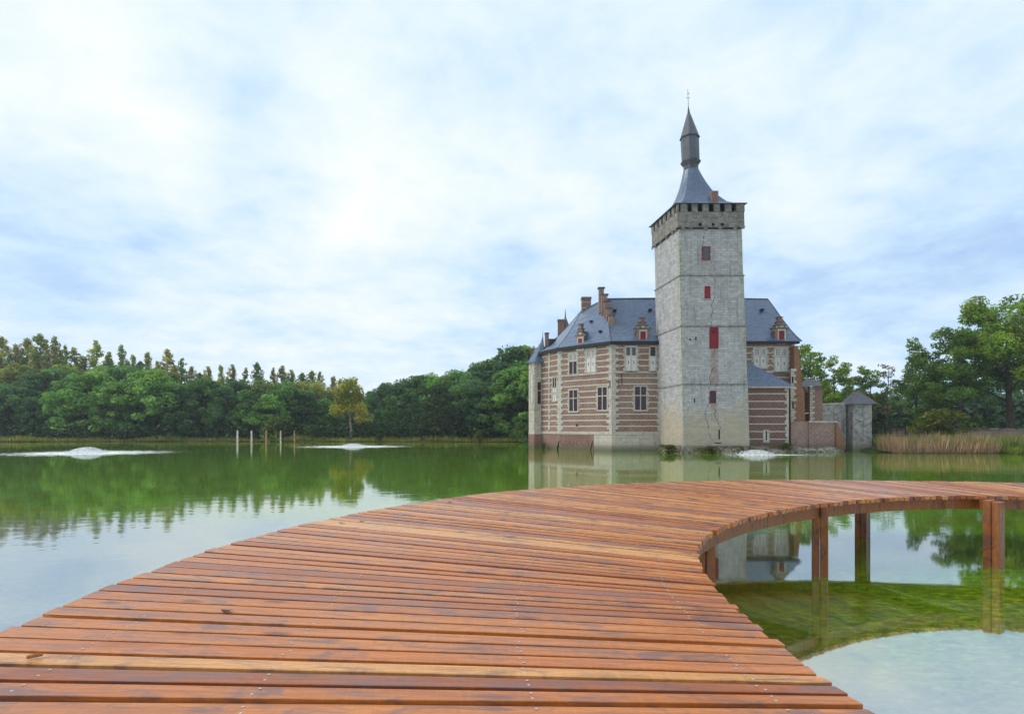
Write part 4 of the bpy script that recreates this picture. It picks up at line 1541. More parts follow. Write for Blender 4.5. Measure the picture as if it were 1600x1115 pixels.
M['rockp'] = mat_plain('pale_rock', (0.42, 0.39, 0.32), 0.95, 0.5, 2.6, col2=(0.2, 0.18, 0.13))
_rk = [(1180, 'below the left end of the annex'), (1190, 'below the middle of the annex loophole'), (1203, 'below the annex, right of its loophole'),
       (1214, 'below the right half of the annex'), (1246, 'at the foot of the orange brick buttress'), (1257, 'at the corner between buttress and low pink wall'),
       (1269, 'at the left foot of the low pink wall'), (1281, 'at the middle foot of the low pink wall'), (1294, 'at the right foot of the low pink wall')]
for i, (u, where) in enumerate(_rk):
    Y = 61.0 + (u - 1170) * 0.014
    rock((u - U0) / F * Y, Y, 0.22, 0.42, 'pale squared boulder at the waterline ' + where, 'boulders along the castle foot')

# ------------------------------------------------------------------ LEAVES, TREES
def quads_mesh(name, C, A, B, shade, hue, mat):
    """C centres, A/B half axes -> one mesh of leaf-sized rhombi"""
    n = len(C)
    V = np.empty((n, 4, 3), np.float32)
    V[:, 0] = C - A
    V[:, 1] = C - B * 0.55 + A * 0.1
    V[:, 2] = C + A
    V[:, 3] = C + B * 0.55 + A * 0.1
    me = bpy.data.meshes.new(name)
    me.vertices.add(n * 4)
    me.vertices.foreach_set('co', V.ravel())
    me.loops.add(n * 4)
    me.loops.foreach_set('vertex_index', np.arange(n * 4, dtype=np.int32))
    me.polygons.add(n)
    me.polygons.foreach_set('loop_start', np.arange(0, n * 4, 4, dtype=np.int32))
    me.polygons.foreach_set('loop_total', np.full(n, 4, np.int32))
    for nm, arr in (('shade', shade), ('hue', hue)):
        a = me.attributes.new(nm, 'FLOAT', 'POINT')
        a.data.foreach_set('value', np.repeat(arr, 4).astype(np.float32))
    me.materials.append(mat)
    me.update(calc_edges=True)
    return me


def leafcloud(name, centers, radii, per, size, flat=0.7, huep=0.15, seed=1, mat=None, droop=0.0):
    g = np.random.default_rng(seed)
    C, S, Hh, O = [], [], [], []
    for c, r in zip(centers, radii):
        n = max(6, int(per * r * r))
        d = g.normal(size=(n, 3))
        d /= np.linalg.norm(d, axis=1)[:, None]
        rad = r * g.uniform(0.35, 1.08, n) ** 0.6
        p = d * rad[:, None]
        p[:, 2] *= flat
        C.append(p + np.array(c))
        S.append(np.clip(0.42 + 0.16 * g.normal() + 0.16 * g.normal(size=n), 0, 1))
        Hh.append(np.clip((g.random() < huep) * g.uniform(0.3, 1.0) + 0.1 * g.normal(size=n), 0, 1))
        O.append(d)
    C, S, Hh, O = np.concatenate(C), np.concatenate(S), np.concatenate(Hh), np.concatenate(O)
    n = len(C)
    N = O * 0.7 + g.normal(size=(n, 3)) * 0.7 + np.array([0, 0, 0.55])
    N /= np.linalg.norm(N, axis=1)[:, None]
    A = np.cross(N, g.normal(size=(n, 3)))
    A /= np.linalg.norm(A, axis=1)[:, None]
    B = np.cross(N, A)
    s = size * g.uniform(0.6, 1.35, n)[:, None]
    return quads_mesh(name, C, A * s, B * s, S, Hh, mat or M['leaf'])


def newobj(name, me, parent=None):
    o = bpy.data.objects.new(name, me)
    sc.collection.objects.link(o)
    o.parent = parent
    return o


def branch(mb, p, d, L, r, g, depth, tips):
    """recursive limb; tips collects positions for leaf clumps"""
    n = 4
    pts, rad = [p.copy()], [r]
    cur = p.copy()
    dd = d.copy()
    for k in range(n):
        dd = (dd + Vector((g.gauss(0, 0.13), g.gauss(0, 0.13), g.gauss(0.04, 0.08)))).normalized()
        cur = cur + dd * (L / n)
        pts.append(cur.copy())
        rad.append(r * (1 - 0.62 * (k + 1) / n))
    mb.tube([tuple(x) for x in pts], rad, 6 if depth > 1 else 5)
    if depth <= 0:
        tips.append(cur.copy())
        return
    for k in range(g.choice((2, 3, 3))):
        j = g.choice((2, 3, 4))
        side = Vector((g.gauss(0, 1), g.gauss(0, 1), g.gauss(0.1, 0.35))).normalized()
        nd = (dd * 0.75 + side * 0.75).normalized()
        branch(mb, pts[j], nd, L * g.uniform(0.55, 0.8), rad[j] * 0.75, g, depth - 1, tips)
    tips.append(cur.copy())


def broadleaf_proto(seed, H=13.0, W=4.6, size=0.27, per=95, nclump=72, low=0.10, mat_t='bark', limbs=9, flat=0.72, top=0.9, huep=0.12):
    g = random.Random(seed)
    root = empty('broadleaf_tree', (0, 0, 0))
    tb = MB()
    lean = g.uniform(-0.4, 0.4)
    tb.tube([(0, 0, -0.5), (0.05, 0, H * 0.15), (lean * 0.5, 0.1, H * 0.42), (lean, 0.2, H * 0.8)], [0.30, 0.24, 0.18, 0.05], 8)
    cs, rs = [], []
    for i in range(limbs):
        z = H * g.uniform(0.2, 0.7)
        an = g.uniform(0, 6.28)
        L = W * g.uniform(0.5, 0.85)
        e = Vector((math.cos(an) * L, math.sin(an) * L, z + L * 0.5))
        m_ = Vector((math.cos(an) * L * 0.5, math.sin(an) * L * 0.5, z + L * 0.2))
        tb.tube([(lean * z / H, 0, z), tuple(m_), tuple(e)], [0.10, 0.06, 0.02], 5)
    for i in range(nclump):
        t = g.uniform(low, 1.0)
        # silhouette: widest at 45 percent of the height, rounded top
        env = W * (math.sin(math.pi * min(1, (t * 0.86 + 0.12))) ** 0.6)
        an = g.uniform(0, 6.28)
        rr = env * g.uniform(0.35, 0.95) ** 0.7
        c = (rr * math.cos(an) + lean * t, rr * math.sin(an), H * t * top)
        cs.append(c)
        rs.append(g.uniform(0.6, 1.35) * W / 4.6)
    tr = tb.build('trunk', M[mat_t], root, smooth=True)
    cr = newobj('crown', leafcloud('crown', cs, rs, per, size, flat, huep, seed), root)
    return root


def poplar_proto(seed, H=22.0, W=3.2, size=0.28, per=75, nclump=120, low=0.25, gaps=0.5, huep=0.12):
    g = random.Random(seed)
    root = empty('poplar_tree', (0, 0, 0))
    tb = MB()
    tb.tube([(0, 0, -0.5), (0.1, 0, H * 0.4), (0, 0.1, H * 0.97)], [0.24, 0.16, 0.02], 7)
    cs, rs = [], []
    for i in range(nclump):
        t = low + (1 - low) * (i + g.random()) / nclump
        env = W * (1 - t) ** 0.62 * min(1, (t - low) * 5 + 0.45)
        an = g.uniform(0, 6.28)
        rr = env * g.uniform(0.1, 1.0)
        c = (rr * math.cos(an), rr * math.sin(an), H * t)
        cs.append(c)
        rs.append(max(0.35, g.uniform(0.45, 1.2) * (1.5 - 1.0 * t)))
        if i % 3 == 0:
            tb.tube([(0, 0, H * t - rr * 1.1), c], [0.05, 0.015], 4)
    tb.build('trunk', M['bark_pale'], root, smooth=True)
    newobj('crown', leafcloud('crown', cs, rs, per, size, 1.15, huep, seed), root)
    return root


def limb_tree_proto(seed, name='spreading_tree', H=14.0, trunk=0.34, size=0.17, clump=0.85, per=210, depth=3, bark='bark', spread=0.8, huep=0.22, fork=0.28, flat=0.42, levels=7):
    """tree of layered sprays on visible limbs"""
    g = random.Random(seed)
    root = empty(name, (0, 0, 0))
    tb = MB()
    pts = [Vector((0, 0, -0.5))]
    rad = [trunk]
    cur = Vector((0, 0, 0))
    for k in range(6):
        cur = cur + Vector((g.gauss(0, 0.12), g.gauss(0, 0.12), H * 0.15))
        pts.append(cur.copy())
        rad.append(trunk * (1 - 0.15 * (k + 1)))
    tb.tube([tuple(p) for p in pts], rad, 9)
    tips = []
    for k in range(levels * 2):
        t = fork + (0.97 - fork) * k / (levels * 2 - 1)
        zi = t * H * 0.9
        j = min(5, int(t * 6))
        base_p = pts[j].lerp(pts[j + 1], t * 6 - j if j < 6 else 1)
        an = k * 2.4 + g.uniform(-0.4, 0.4)
        L = H * spread * 0.27 * (1.15 - 0.62 * t) * g.uniform(0.8, 1.15)
        up = 0.15 + 0.75 * t
        d = Vector((math.cos(an), math.sin(an), up)).normalized()
        branch(tb, base_p, d, L, trunk * 0.36 * (1.1 - 0.7 * t), g, depth - 1, tips)
    cs, rs = [], []
    for t in tips:
        cs.append(tuple(t + Vector((g.gauss(0, 0.2), g.gauss(0, 0.2), 0.05))))
        rs.append(clump * g.uniform(0.65, 1.2))
    tb.build('trunk', M[bark], root, smooth=True)
    newobj('crown', leafcloud('crown', cs, rs, per, size, flat, huep, seed), root)
    return root


def bush_proto(seed, name='shrub', H=2.5, W=1.8, size=0.16, per=150, n=22, huep=0.2):
    g = random.Random(seed)
    root = empty(name, (0, 0, 0))
    tb = MB()
    for k in range(6):
        an = k
        tb.tube([(0, 0, -0.2), (math.cos(an) * W * 0.5, math.sin(an) * W * 0.5, H * 0.7)], [0.04, 0.015], 4)
    cs = []
    for i in range(n):
        t = g.uniform(0.08, 0.95)
        env = W * math.sin(math.pi * (0.25 + t * 0.68)) ** 0.7
        an = g.uniform(0, 6.28)
        rr = env * g.uniform(0.2, 0.95)
        cs.append((rr * math.cos(an), rr * math.sin(an), H * t * 0.9))
    tb.build('stem', M['bark'], root)
    newobj('foliage', leafcloud('foliage', cs, [g.uniform(0.4, 0.7) * W / 1.8 for _ in cs], per, size, 0.8, huep, seed), root)
    return root


def place(proto, x, y, z, s, label, cat, group, color, used, rz=None, sxy=1.0):
    if id(proto) in used:
        r_ = proto.copy()
        sc.collection.objects.link(r_)
        for ch_ in list(proto.children):
            c_ = ch_.copy()
            sc.collection.objects.link(c_)
            c_.parent = r_
    else:
        r_ = proto
        used.add(id(proto))
    r_.location = (x, y, z)
    r_.rotation_euler = (0, 0, random.uniform(0, 6.28) if rz is None else rz)
    r_.scale = (s * sxy, s * sxy, s)
    tag(r_, label, cat, group)
    for ch_ in r_.children:
        ch_.color = (*color, 1)
    return r_


ORD = ['first', 'second', 'third', 'fourth', 'fifth', 'sixth', 'seventh', 'eighth', 'ninth', 'tenth', 'eleventh', 'twelfth', 'thirteenth',
       'fourteenth', 'fifteenth', 'sixteenth', 'seventeenth', 'eighteenth', 'nineteenth', 'twentieth', 'twenty-first', 'twenty-second',
       'twenty-third', 'twenty-fourth', 'twenty-fifth', 'twenty-sixth', 'twenty-seventh', 'twenty-eighth', 'twenty-ninth', 'thirtieth',
       'thirty-first', 'thirty-second', 'thirty-third', 'thirty-fourth']

used = set()
oaks = [broadleaf_proto(11 + i, H=13, W=4.4 + 0.5 * (i % 3)) for i in range(5)]
pops = [poplar_proto(41 + i, H=22, W=(3.6, 5.6, 4.6, 6.6)[i], low=0.2, nclump=(100, 130, 90, 150)[i]) for i in range(4)]
GREENS = [(0.108, 0.222, 0.070), (0.128, 0.262, 0.076), (0.082, 0.175, 0.078), (0.160, 0.305, 0.085)]
YEL = [(0.27, 0.33, 0.11), (0.30, 0.31, 0.12), (0.18, 0.28, 0.09), (0.27, 0.27, 0.12)]


def grow(specs, protos, Hp, desc, cat, group, cols, zb=0.8):
    specs = sorted(specs, key=lambda t: t[0])
    for i, sp_ in enumerate(specs):
        u, vt, Y = sp_[:3]
        col = sp_[3] if len(sp_) > 3 else cols[random.randrange(len(cols))]
        top_z = at(u, vt, Y).z
        s = (top_z - zb) / Hp
        lab = desc.replace('#', ORD[i])
        jit = random.uniform(0.85, 1.15)
        place(protos[random.randrange(len(protos))], (u - U0) / F * Y, Y, zb, s, lab, cat, group, tuple(c * jit for c in col), used,
              sxy=random.uniform(0.8, 1.35))


DK, MD, LT = GREENS[2], GREENS[0], GREENS[3]
left_front = [(-70, 600, 116), (-25, 606, 117, DK), (14, 598, 116, DK), (48, 620, 115, DK), (95, 592, 117, LT), (135, 578, 118, LT), (172, 594, 115, LT),
              (208, 590, 118, MD), (243, 574, 116, LT), (283, 598, 117, DK), (322, 586, 118, MD), (352, 600, 116, DK), (388, 608, 116, MD),
              (420, 614, 115, LT), (446, 600, 119, MD), (478, 610, 120, DK), (508, 622, 121, MD)]
grow(left_front, oaks, 12.6, '# from the left among rounded green trees on the far left shore', 'tree', 'rounded trees on the far left shore', GREENS)
Y1, Y2 = (0.27, 0.30, 0.09), (0.19, 0.26, 0.075)
left_mid = [(-45, 580, 130, Y1), (2, 574, 128, Y1), (36, 566, 128, Y1), (68, 574, 124, DK), (98, 566, 130, Y2), (122, 576, 126, DK), (158, 570, 130, Y2), (190, 568, 128, MD),
            (226, 572, 127, DK), (262, 578, 129, Y2), (300, 592, 131), (338, 592, 130, Y2), (370, 590, 131), (408, 590, 131, Y2), (440, 594, 131), (470, 594, 132, Y1), (500, 596, 133, Y1), (530, 604, 134, Y2)]
grow(left_mid, oaks, 12.6, '# from the left in the second tree row behind the left shore', 'tree', 'second row of trees on the left', [DK, MD])
left_pop = [(-60, 535, 138), (-30, 528, 139), (2, 529, 138), (24, 540, 136), (42, 531, 139), (63, 524, 138), (86, 528, 139), (102, 540, 136), (116, 545, 138),
            (150, 534, 139), (170, 552, 137), (190, 541, 139), (208, 556, 137), (231, 552, 140), (262, 548, 138), (284, 560, 140), (300, 574, 141), (325, 574, 143), (345, 572, 144),
            (363, 571, 145), (384, 576, 146), (402, 568, 146), (427, 576, 147), (441, 573, 147), (455, 579, 148), (472, 584, 148), (487, 581, 149), (500, 582, 149), (521, 589, 150), (538, 598, 151)]
grow(left_pop, pops, 22.0, '# from the left of the tall poplars topping the left wood', 'tree', 'tall poplars behind the left wood', YEL)
low_pop = [(-18, 548, 136), (14, 552, 135), (33, 556, 136), (53, 548, 136), (75, 545, 136), (94, 548, 137), (130, 558, 137), (171, 562, 137), (199, 564, 138),
           (219, 566, 138), (246, 566, 139), (273, 572, 139), (312, 584, 141)]
grow(low_pop, pops, 22.0, '# from the left of the lower yellow-green poplars filling gaps between taller ones', 'tree', 'lower poplars between the tall ones', YEL)
right_front = [(590, 640, 122, DK), (612, 618, 120, MD), (640, 612, 119, DK), (684, 598, 112, (0.05, 0.085, 0.035)), (722, 600, 117, MD), (752, 590, 115, DK),
               (786, 578, 113, LT), (818, 568, 112, LT), (850, 560, 112, MD), (885, 560, 112, MD)]
grow(right_front, oaks, 12.6, '# from the left of the shore trees between yellow willow and castle', 'tree', 'trees on the far shore beside the castle', GREENS)
right_back = [(582, 610, 150, MD), (606, 595, 142, DK), (631, 589, 139, DK), (658, 584, 137, MD), (682, 582, 136, LT), (708, 575, 134, LT), (728, 577, 132, MD),
              (751, 562, 128, DK), (772, 556, 127, DK), (802, 541, 124, DK), (826, 537, 124, LT), (856, 540, 124, MD)]
grow(right_back, oaks, 12.6, '# from the left of the taller back trees between willow and castle', 'tree', 'taller trees behind the far shore', GREENS)

willow = limb_tree_proto(77, 'willow_tree', H=10.5, trunk=0.3, size=0.26, clump=1.15, per=70, depth=2, spread=1.0, bark='bark_pale', flat=0.7)
place(willow, (548 - U0) / F * 112, 112, 0.6, 1.04, 'yellow-green spreading willow with a pale forked trunk at the far shore', 'tree', None, (0.28, 0.30, 0.06), used)
shrub = bush_proto(5)
grn = [((431, 652, 112), 'rounded yellow-green shrub on the far shore right of the white poles', (0.12, 0.16, 0.03)),
       ((592, 676, 110), 'low dark green shrub on the far shore right of the willow', (0.05, 0.09, 0.02)),
       ((490, 664, 112), 'mid green shrub on the far shore, left of the willow', (0.07, 0.12, 0.025)),
       ((660, 682, 108), 'tiny green shrub on the open grassy far shore', (0.06, 0.11, 0.02)),
       ((748, 672, 108), 'small yellowing shrub under the trees left of the castle', (0.13, 0.13, 0.03)),
       ((815, 660, 104), 'bright green shrub beside the corner turret of the castle', (0.08, 0.15, 0.03))]
for (u, vt, Y), lab, col in grn:
    tz = at(u, vt, Y).z
    place(shrub, (u - U0) / F * Y, Y, 0.3, (tz - 0.3) / 2.4, lab, 'shrub', 'shrubs on the far shore', col, used)

# right bank
mid_t = [limb_tree_proto(101 + i, 'leafy_tree', H=12, trunk=0.26, size=0.17, clump=0.8, per=170, depth=2, spread=0.95, flat=0.6) for i in range(2)]
big_t = [limb_tree_proto(201 + i, 'spreading_tree', H=16, trunk=0.42, size=0.17, clump=1.0, per=170, depth=3, spread=0.98, flat=0.8) for i in range(2)]
rb_specs = [(1262, 541, 88, mid_t[0], 'bright green leafy tree directly behind the gate pier', (0.178, 0.290, 0.043)),
            (1302, 560, 86, mid_t[1], 'leafy green tree rising behind the plaster wall and pavilion', (0.167, 0.271, 0.043)),
            (1238, 560, 92, mid_t[1], 'leafy green tree half hidden behind the right wing', (0.126, 0.232, 0.043)),
            (1334, 590, 92, mid_t[0], 'smaller tree between the pavilion roof and the slim birch', (0.147, 0.242, 0.051)),
            (1362, 572, 90, mid_t[1], 'slim green tree just right of the pavilion roof', (0.126, 0.214, 0.051)),
            (1432, 560, 82, mid_t[0], 'dense green tree left of the two big spreading trees', (0.105, 0.194, 0.037)),
            (1500, 512, 78, big_t[0], 'big dark spreading tree with layered branches above the reed bed', (0.105, 0.194, 0.037)),
            (1578, 452, 76, big_t[1], 'tallest spreading tree at the right edge with gaps of sky in its crown', (0.178, 0.281, 0.037)),
            (1660, 470, 80, big_t[0], 'big spreading tree cut by the right edge of the picture', (0.157, 0.253, 0.037)),
            (1455, 530, 95, mid_t[1], 'tree behind the big spreading trees, seen above the reeds', (0.105, 0.194, 0.051))]
for (u, vt, Y, pr_, lab, col) in rb_specs:
    Hp = 12.9 if pr_ in mid_t else 18.3
    tz = at(u, vt, Y).z
    place(pr_, (u - U0) / F * Y, Y, 0.8, (tz - 0.8) / Hp, lab, 'tree', 'trees on the right bank', col, used, sxy=1.12 if pr_ in big_t else 1.0)
bare = limb_tree_proto(303, 'thin_tree', H=11, trunk=0.16, size=0.13, clump=0.45, per=90, depth=2, spread=0.5, huep=0.7, flat=0.6, levels=7)
place(bare, (1393 - U0) / F * 78, 78, 0.8, (at(0, 560, 78).z - 0.8) / 11.2, 'thin half bare tree with few brown leaves between pavilion and big trees', 'tree', None, (0.10, 0.09, 0.03), used)
rb_bush = [((1465, 642, 68), 1.25, 'wide yellow-green bush behind the reed bed', (0.12, 0.14, 0.02)),
           ((1580, 690, 60), 1.2, 'low bright green bush at the water, right edge', (0.15, 0.20, 0.02)),
           ((1372, 688, 66), 0.9, 'small dark green bush at the foot of the pavilion under the bridge', (0.06, 0.10, 0.02)),
           ((1520, 655, 76), 1.6, 'broad green bush below the big spreading tree', (0.05, 0.10, 0.03)),
           ((1420, 655, 80), 1.6, 'dark green bush left of the yellow-green one', (0.04, 0.09, 0.03)),
           ((1360, 640, 90), 1.6, 'green bush behind the railing of the footbridge', (0.04, 0.09, 0.03))]
for (u, vt, Y), sx2, lab, col in rb_bush:
    tz = at(u, vt, Y).z
    place(shrub, (u - U0) / F * Y, Y, 0.2, (tz - 0.2) / 2.4, lab, 'shrub', 'bushes on the right bank', col, used, sxy=sx2)
rb_b2 = [((1228, 692, 61.6), 'small mossy green plant clump at the corner of annex and buttress'), ((1045, 695, 60.0), 'wide green plant clump at the left foot of the tower'),
         ((1108, 697, 58.9), 'small green plant clump below the crack of the tower'), ((848, 692, 73.5), 'low green plant clump at the foot of the corner turret')]
for ((u, vt, Y), lab) in rb_b2:
    tz = at(u, vt, Y).z
    place(shrub, (u - U0) / F * Y, Y, 0.0, max(0.25, tz / 2.4), lab, 'plant', 'plants along the castle foot', (0.09, 0.11, 0.02), used, sxy=2.2 if u in (1045, 1108) else 1.2)


# ---- a far-off wood that reads as one mass behind the rows
def band(name, pts, h, n, size, label, cat, col, seed, kindcol=None):
    g = np.random.default_rng(seed)
    P = np.array(pts, float)
    seg = np.linalg.norm(np.diff(P, axis=0), axis=1)
    cs = np.concatenate([[0], np.cumsum(seg)])
    t = g.uniform(0, cs[-1], n)
    x = np.interp(t, cs, P[:, 0]) + g.normal(size=n) * 3
    y = np.interp(t, cs, P[:, 1]) + g.normal(size=n) * 3
    z = 0.8 + g.uniform(0, 1, n) ** 0.9 * h * (0.82 + 0.18 * np.sin(t * 0.45) * np.sin(t * 0.13 + 1))
    N = g.normal(size=(n, 3)) + [0, -0.5, 0.5]
    N /= np.linalg.norm(N, axis=1)[:, None]
    A = np.cross(N, g.normal(size=(n, 3)))
    A /= np.linalg.norm(A, axis=1)[:, None]
    B = np.cross(N, A)
    s = size * g.uniform(0.6, 1.3, n)[:, None]
    me = quads_mesh(name, np.stack([x, y, z], 1), A * s, B * s, np.clip(0.4 + 0.2 * g.normal(size=n), 0, 1), np.zeros(n), M['leaf'])
    o = newobj(name, me)
    o.color = (*col, 1)
    return tag(o, label, cat, None, 'stuff')


band('distant_wood', [(-190, 120), (-120, 150), (-60, 158), (-20, 160), (0, 150), (30, 140), (60, 138), (90, 120), (130, 95)], 11.0, 60000, 0.8,
     'dark mass of distant woodland closing the view behind the trees', 'wood', (0.075, 0.15, 0.07), 3)
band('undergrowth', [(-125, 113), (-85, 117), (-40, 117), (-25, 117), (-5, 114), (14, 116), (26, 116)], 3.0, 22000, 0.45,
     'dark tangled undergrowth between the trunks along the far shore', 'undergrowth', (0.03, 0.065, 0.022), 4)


def blades(name, region, n, h, wd, col, label, cat, seed, hue=0.3, lean=0.15, hv=0.35):
    """upright blades scattered by region(g, n) -> x, y, z, scale"""
    g = np.random.default_rng(seed)
    x, y, z, s = region(g, n)
    H_ = h * s * g.uniform(0.6, 1.2, n)
    A = np.stack([g.normal(size=n) * lean * H_, g.normal(size=n) * lean * H_, H_ / 2], 1)
    an = g.uniform(0, 6.28, n)
    B = np.stack([np.cos(an), np.sin(an), np.zeros(n)], 1) * wd * g.uniform(0.6, 1.4, n)[:, None]
    C = np.stack([x, y, z], 1) + A
    me = quads_mesh(name, C, A, B, np.clip(0.5 + 0.22 * g.normal(size=n), 0, 1), np.clip(hue + hv * g.normal(size=n) + hv * 0.8 * np.sin(x * 0.7), 0, 1), M['blade'])
    o = newobj(name, me)
    o.color = (*col, 1)
    return tag(o, label, cat, None, 'stuff')


def along(pts, depth):
    P = np.array(pts, float)

    def f(g, n):
        seg = np.linalg.norm(np.diff(P, axis=0), axis=1)
        cs = np.concatenate([[0], np.cumsum(seg)])
        t = g.uniform(0, cs[-1], n)
        d = g.uniform(0, 1, n) ** 1.5 * depth
        x = np.interp(t, cs, P[:, 0])
        y = np.interp(t, cs, P[:, 1]) + d
        z = np.minimum(0.05 + d * 0.14, 0.8)
        s = 0.55 + 0.45 * np.sin(t * 0.35) * np.sin(t * 0.11 + 2) + 0.25 * g.random(n)
        return x, y, z, np.clip(s, 0.25, 1.2)
    return f


blades('shore_grass', along([(-150, 92), (-112, 108), (-85, 111), (-60, 112), (-38, 111), (-20, 110), (0, 108), (14, 110), (26, 110)], 6), 26000, 0.95, 0.10,
       (0.24, 0.28, 0.06), 'band of rough grass, sedge and russet plants along the far shore', 'grass', 21, hue=0.45)


def reedreg(x0, x1, y0, y1):
    def f(g, n):
        x = g.uniform(x0, x1, n)
        y = g.uniform(y0, y1, n)
        s = 0.80 + 0.10 * np.sin(x * 1.3) + 0.09 * np.sin(x * 3.1 + 1) + 0.08 * np.sin(x * 7.3 + y) + 0.12 * g.normal(size=n)
        return x, y, np.full(n, -0.05) + (y - y0) * 0.05, s
    return f


blades('reed_bed', reedreg(40.0, 50.5, 58.9, 62.5), 7500, 1.78, 0.045, (0.40, 0.275, 0.19), 'dense stand of tan and pinkish dry reeds at the right shore', 'reeds', 31, hue=0.05, lean=0.09, hv=0.12)
blades('reeds', reedreg(40.5, 60, 59.3, 64), 15000, 1.75, 0.05, (0.18, 0.22, 0.07), 'green reeds and weeds at the right shore behind the dry stand', 'reeds', 32, hue=0.3, lean=0.10)
blades('bank_grass', reedreg(51, 62, 57.6, 59.6), 7000, 0.9, 0.05, (0.16, 0.21, 0.03), 'low bright green grass tufts at the right end of the waterline', 'grass', 33, hue=0.3, lean=0.2)
blades('island_grass', lambda g, n: (lambda t: (np.interp(t, [0, 1, 2, 3, 4, 5, 6], [17.4, 18.2, 20, 23, 26.5, 29.5, 33]) + g.normal(size=n) * 0.15,
                                               np.interp(t, [0, 1, 2, 3, 4, 5, 6], [62.5, 60.9, 59.8, 59.4, 61, 61.7, 62.8]) + g.random(n) * 0.5,
                                               np.full(n, 0.15), 0.5 + 0.5 * np.clip(np.sin(t * 4.0 + 1), 0, 1)))(g.uniform(0, 6, n)),
       7000, 0.62, 0.04, (0.10, 0.11, 0.03), 'moss and grass growing along the stony foot of the castle', 'grass', 34, hue=0.5, lean=0.35)

# ---- low parapet wall behind the reeds, footbridge with black railing
lw = empty('parapet_wall', (48, 69, 0), 'long low brick wall with pale coping behind the reeds on the right bank', 'wall')
b_ = MB()
b_.box((at(1395, 0, 69).x, 69, 0.2), (62, 69.5, 2.45))
b_.build('wall', M['brick_pink'], lw)
b_ = MB()
b_.box((at(1395, 0, 69).x - 0.1, 68.9, 2.45), (62, 69.6, 2.62))
b_.build('coping', M['rock'], lw)
fb = empty('footbridge', (43, 68, 0), 'footbridge with black horizontal railings from the pavilion to the right bank', 'footbridge')
xa, xb = at(1364, 0, 67).x, at(1402, 0, 68.5).x
b_ = MB()
b_.box((xa, 67, 1.55), (xb, 69.5, 1.85))
b_.build('deck', M['gutter'], fb)
for yy in (67.05, 69.4):
    b_ = MB()
    for z in (2.05, 2.3, 2.55, 2.8, 3.05):
        b_.box((xa, yy, z), (xb, yy + 0.05, z + 0.045))
    for k in range(5):
        x = xa + (xb - xa) * k / 4
        b_.box((x - 0.03, yy - 0.03, 1.85), (x + 0.03, yy + 0.08, 3.12))
    b_.build('railing', M['iron'], fb)
for x in (xa + 0.9, xb - 0.6):
    b_ = MB()
    b_.box((x - 0.15, 68, -0.8), (x + 0.15, 68.3, 1.55))
    b_.build('support', M['gutter'], fb)

# ---- five poles in the water off the left shore
names = ['white-topped pole, leftmost of the five in the water', 'pale pole, second from the left of the five in the water', 'rust-streaked pole, middle of the five in the water',
         'pale pole, fourth from the left of the five in the water', 'rust-coloured pole, rightmost of the five in the water']
for i, u in enumerate((371, 393, 416, 438.5, 460)):
    Y = 104.5
    p = at(u, 672, Y)
    b_ = MB()
    wd = 0.14 - 0.008 * i
    b_.loft([[(p.x + sx * wd * k, Y + sy * wd * k, z) for sx, sy in ((-1, -1), (1, -1), (1, 1), (-1, 1))] for z, k in ((-0.8, 1), (1.2, 0.9), (2.25 - 0.05 * (i % 2), 0.72))])
    o = b_.build('mooring_pole', M['rust'] if i in (2, 4) else M['pole'])
    tag(o, names[i], 'pole', 'poles standing in the lake')

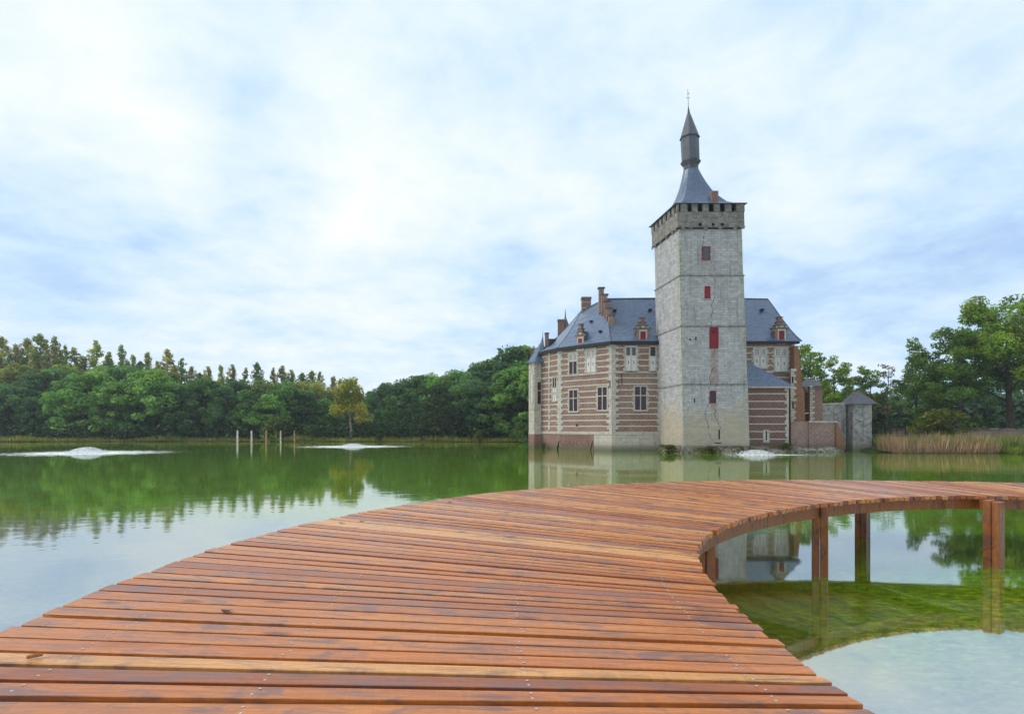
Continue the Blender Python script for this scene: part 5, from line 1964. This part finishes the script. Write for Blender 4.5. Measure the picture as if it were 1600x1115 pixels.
# ---- bubbling fountains
for (u, v, wpx, mpx, hh_, lab) in ((135, 707.5, 275, 60, 0.60, 'white bubbling fountain with broad foam patch at the left of the lake'),
                                   (552, 697.5, 190, 46, 0.42, 'white bubbling fountain on the water right of the five poles'),
                                   (1182, 710.5, 130, 62, 0.48, 'white bubbling fountain in front of the castle tower and annex')):
    Y = F * EYE / (v - VH)
    x = (u - U0) / F * Y
    ft_ = empty('fountain', (x, Y, 0), lab, 'fountain', 'aerating fountains in the lake')
    rad = wpx / 2 / F * Y
    mr = mpx / 2 / F * Y
    b_ = MB()
    rings = []
    for (t, z) in ((1.0, -0.05), (0.93, 0.10), (0.75, 0.3), (0.5, 0.72), (0.28, 0.95), (0.05, 1.0)):
        rings.append([(x + mr * t * math.cos(a) * random.uniform(0.93, 1.07), Y + mr * t * math.sin(a) * random.uniform(0.93, 1.07), z * hh_ * random.uniform(0.9, 1.1)) for a in [k * math.pi / 14 for k in range(28)]])
    b_.loft(rings)
    # loose splashes round the dome
    for k in range(240):
        a = random.uniform(0, 6.28)
        r_ = mr * random.uniform(0.3, 1.5)
        s_ = random.uniform(0.02, 0.07)
        cx_, cy_, cz_ = x + r_ * math.cos(a), Y + r_ * math.sin(a), hh_ * max(0.03, 1.1 - r_ / mr * 0.75) * random.uniform(0.7, 1.15)
        b_.add([(cx_ - s_, cy_, cz_), (cx_ + s_, cy_, cz_), (cx_, cy_ - s_, cz_ + s_ * 0.5), (cx_, cy_, cz_ + s_ * 1.5)], [(0, 1, 2), (0, 1, 3), (1, 2, 3), (2, 0, 3)])
    b_.build('water_dome', M['spray'], ft_, smooth=True)
    N_ = 48
    me = bpy.data.meshes.new('foam_patch')
    me.from_pydata([(math.cos(2 * math.pi * k / N_), math.sin(2 * math.pi * k / N_), 0) for k in range(N_)], [], [tuple(range(N_))])
    me.materials.append(M['foam_sheet'])
    o = newobj('foam_patch', me, ft_)
    o.location = (0 if u < 1000 else rad * 0.35, 0, 0.012)
    o.scale = (rad * 1.15, rad * (0.95 if u < 1000 else 0.45), 1)

# ------------------------------------------------------------------ haze
m, q = material('haze_air')
vol = q.node('ShaderNodeVolumePrincipled', {'Color': (0.86, 0.93, 1.0), 'Density': 0.0004, 'Anisotropy': 0.2})
out_ = q.node('ShaderNodeOutputMaterial')
q.l.new(vol.outputs[0], out_.inputs['Volume'])
hz = MB()
hz.box((-230, -130, -2.0), (180, 190, 46))
tag(hz.build('haze', m), kind='stuff')
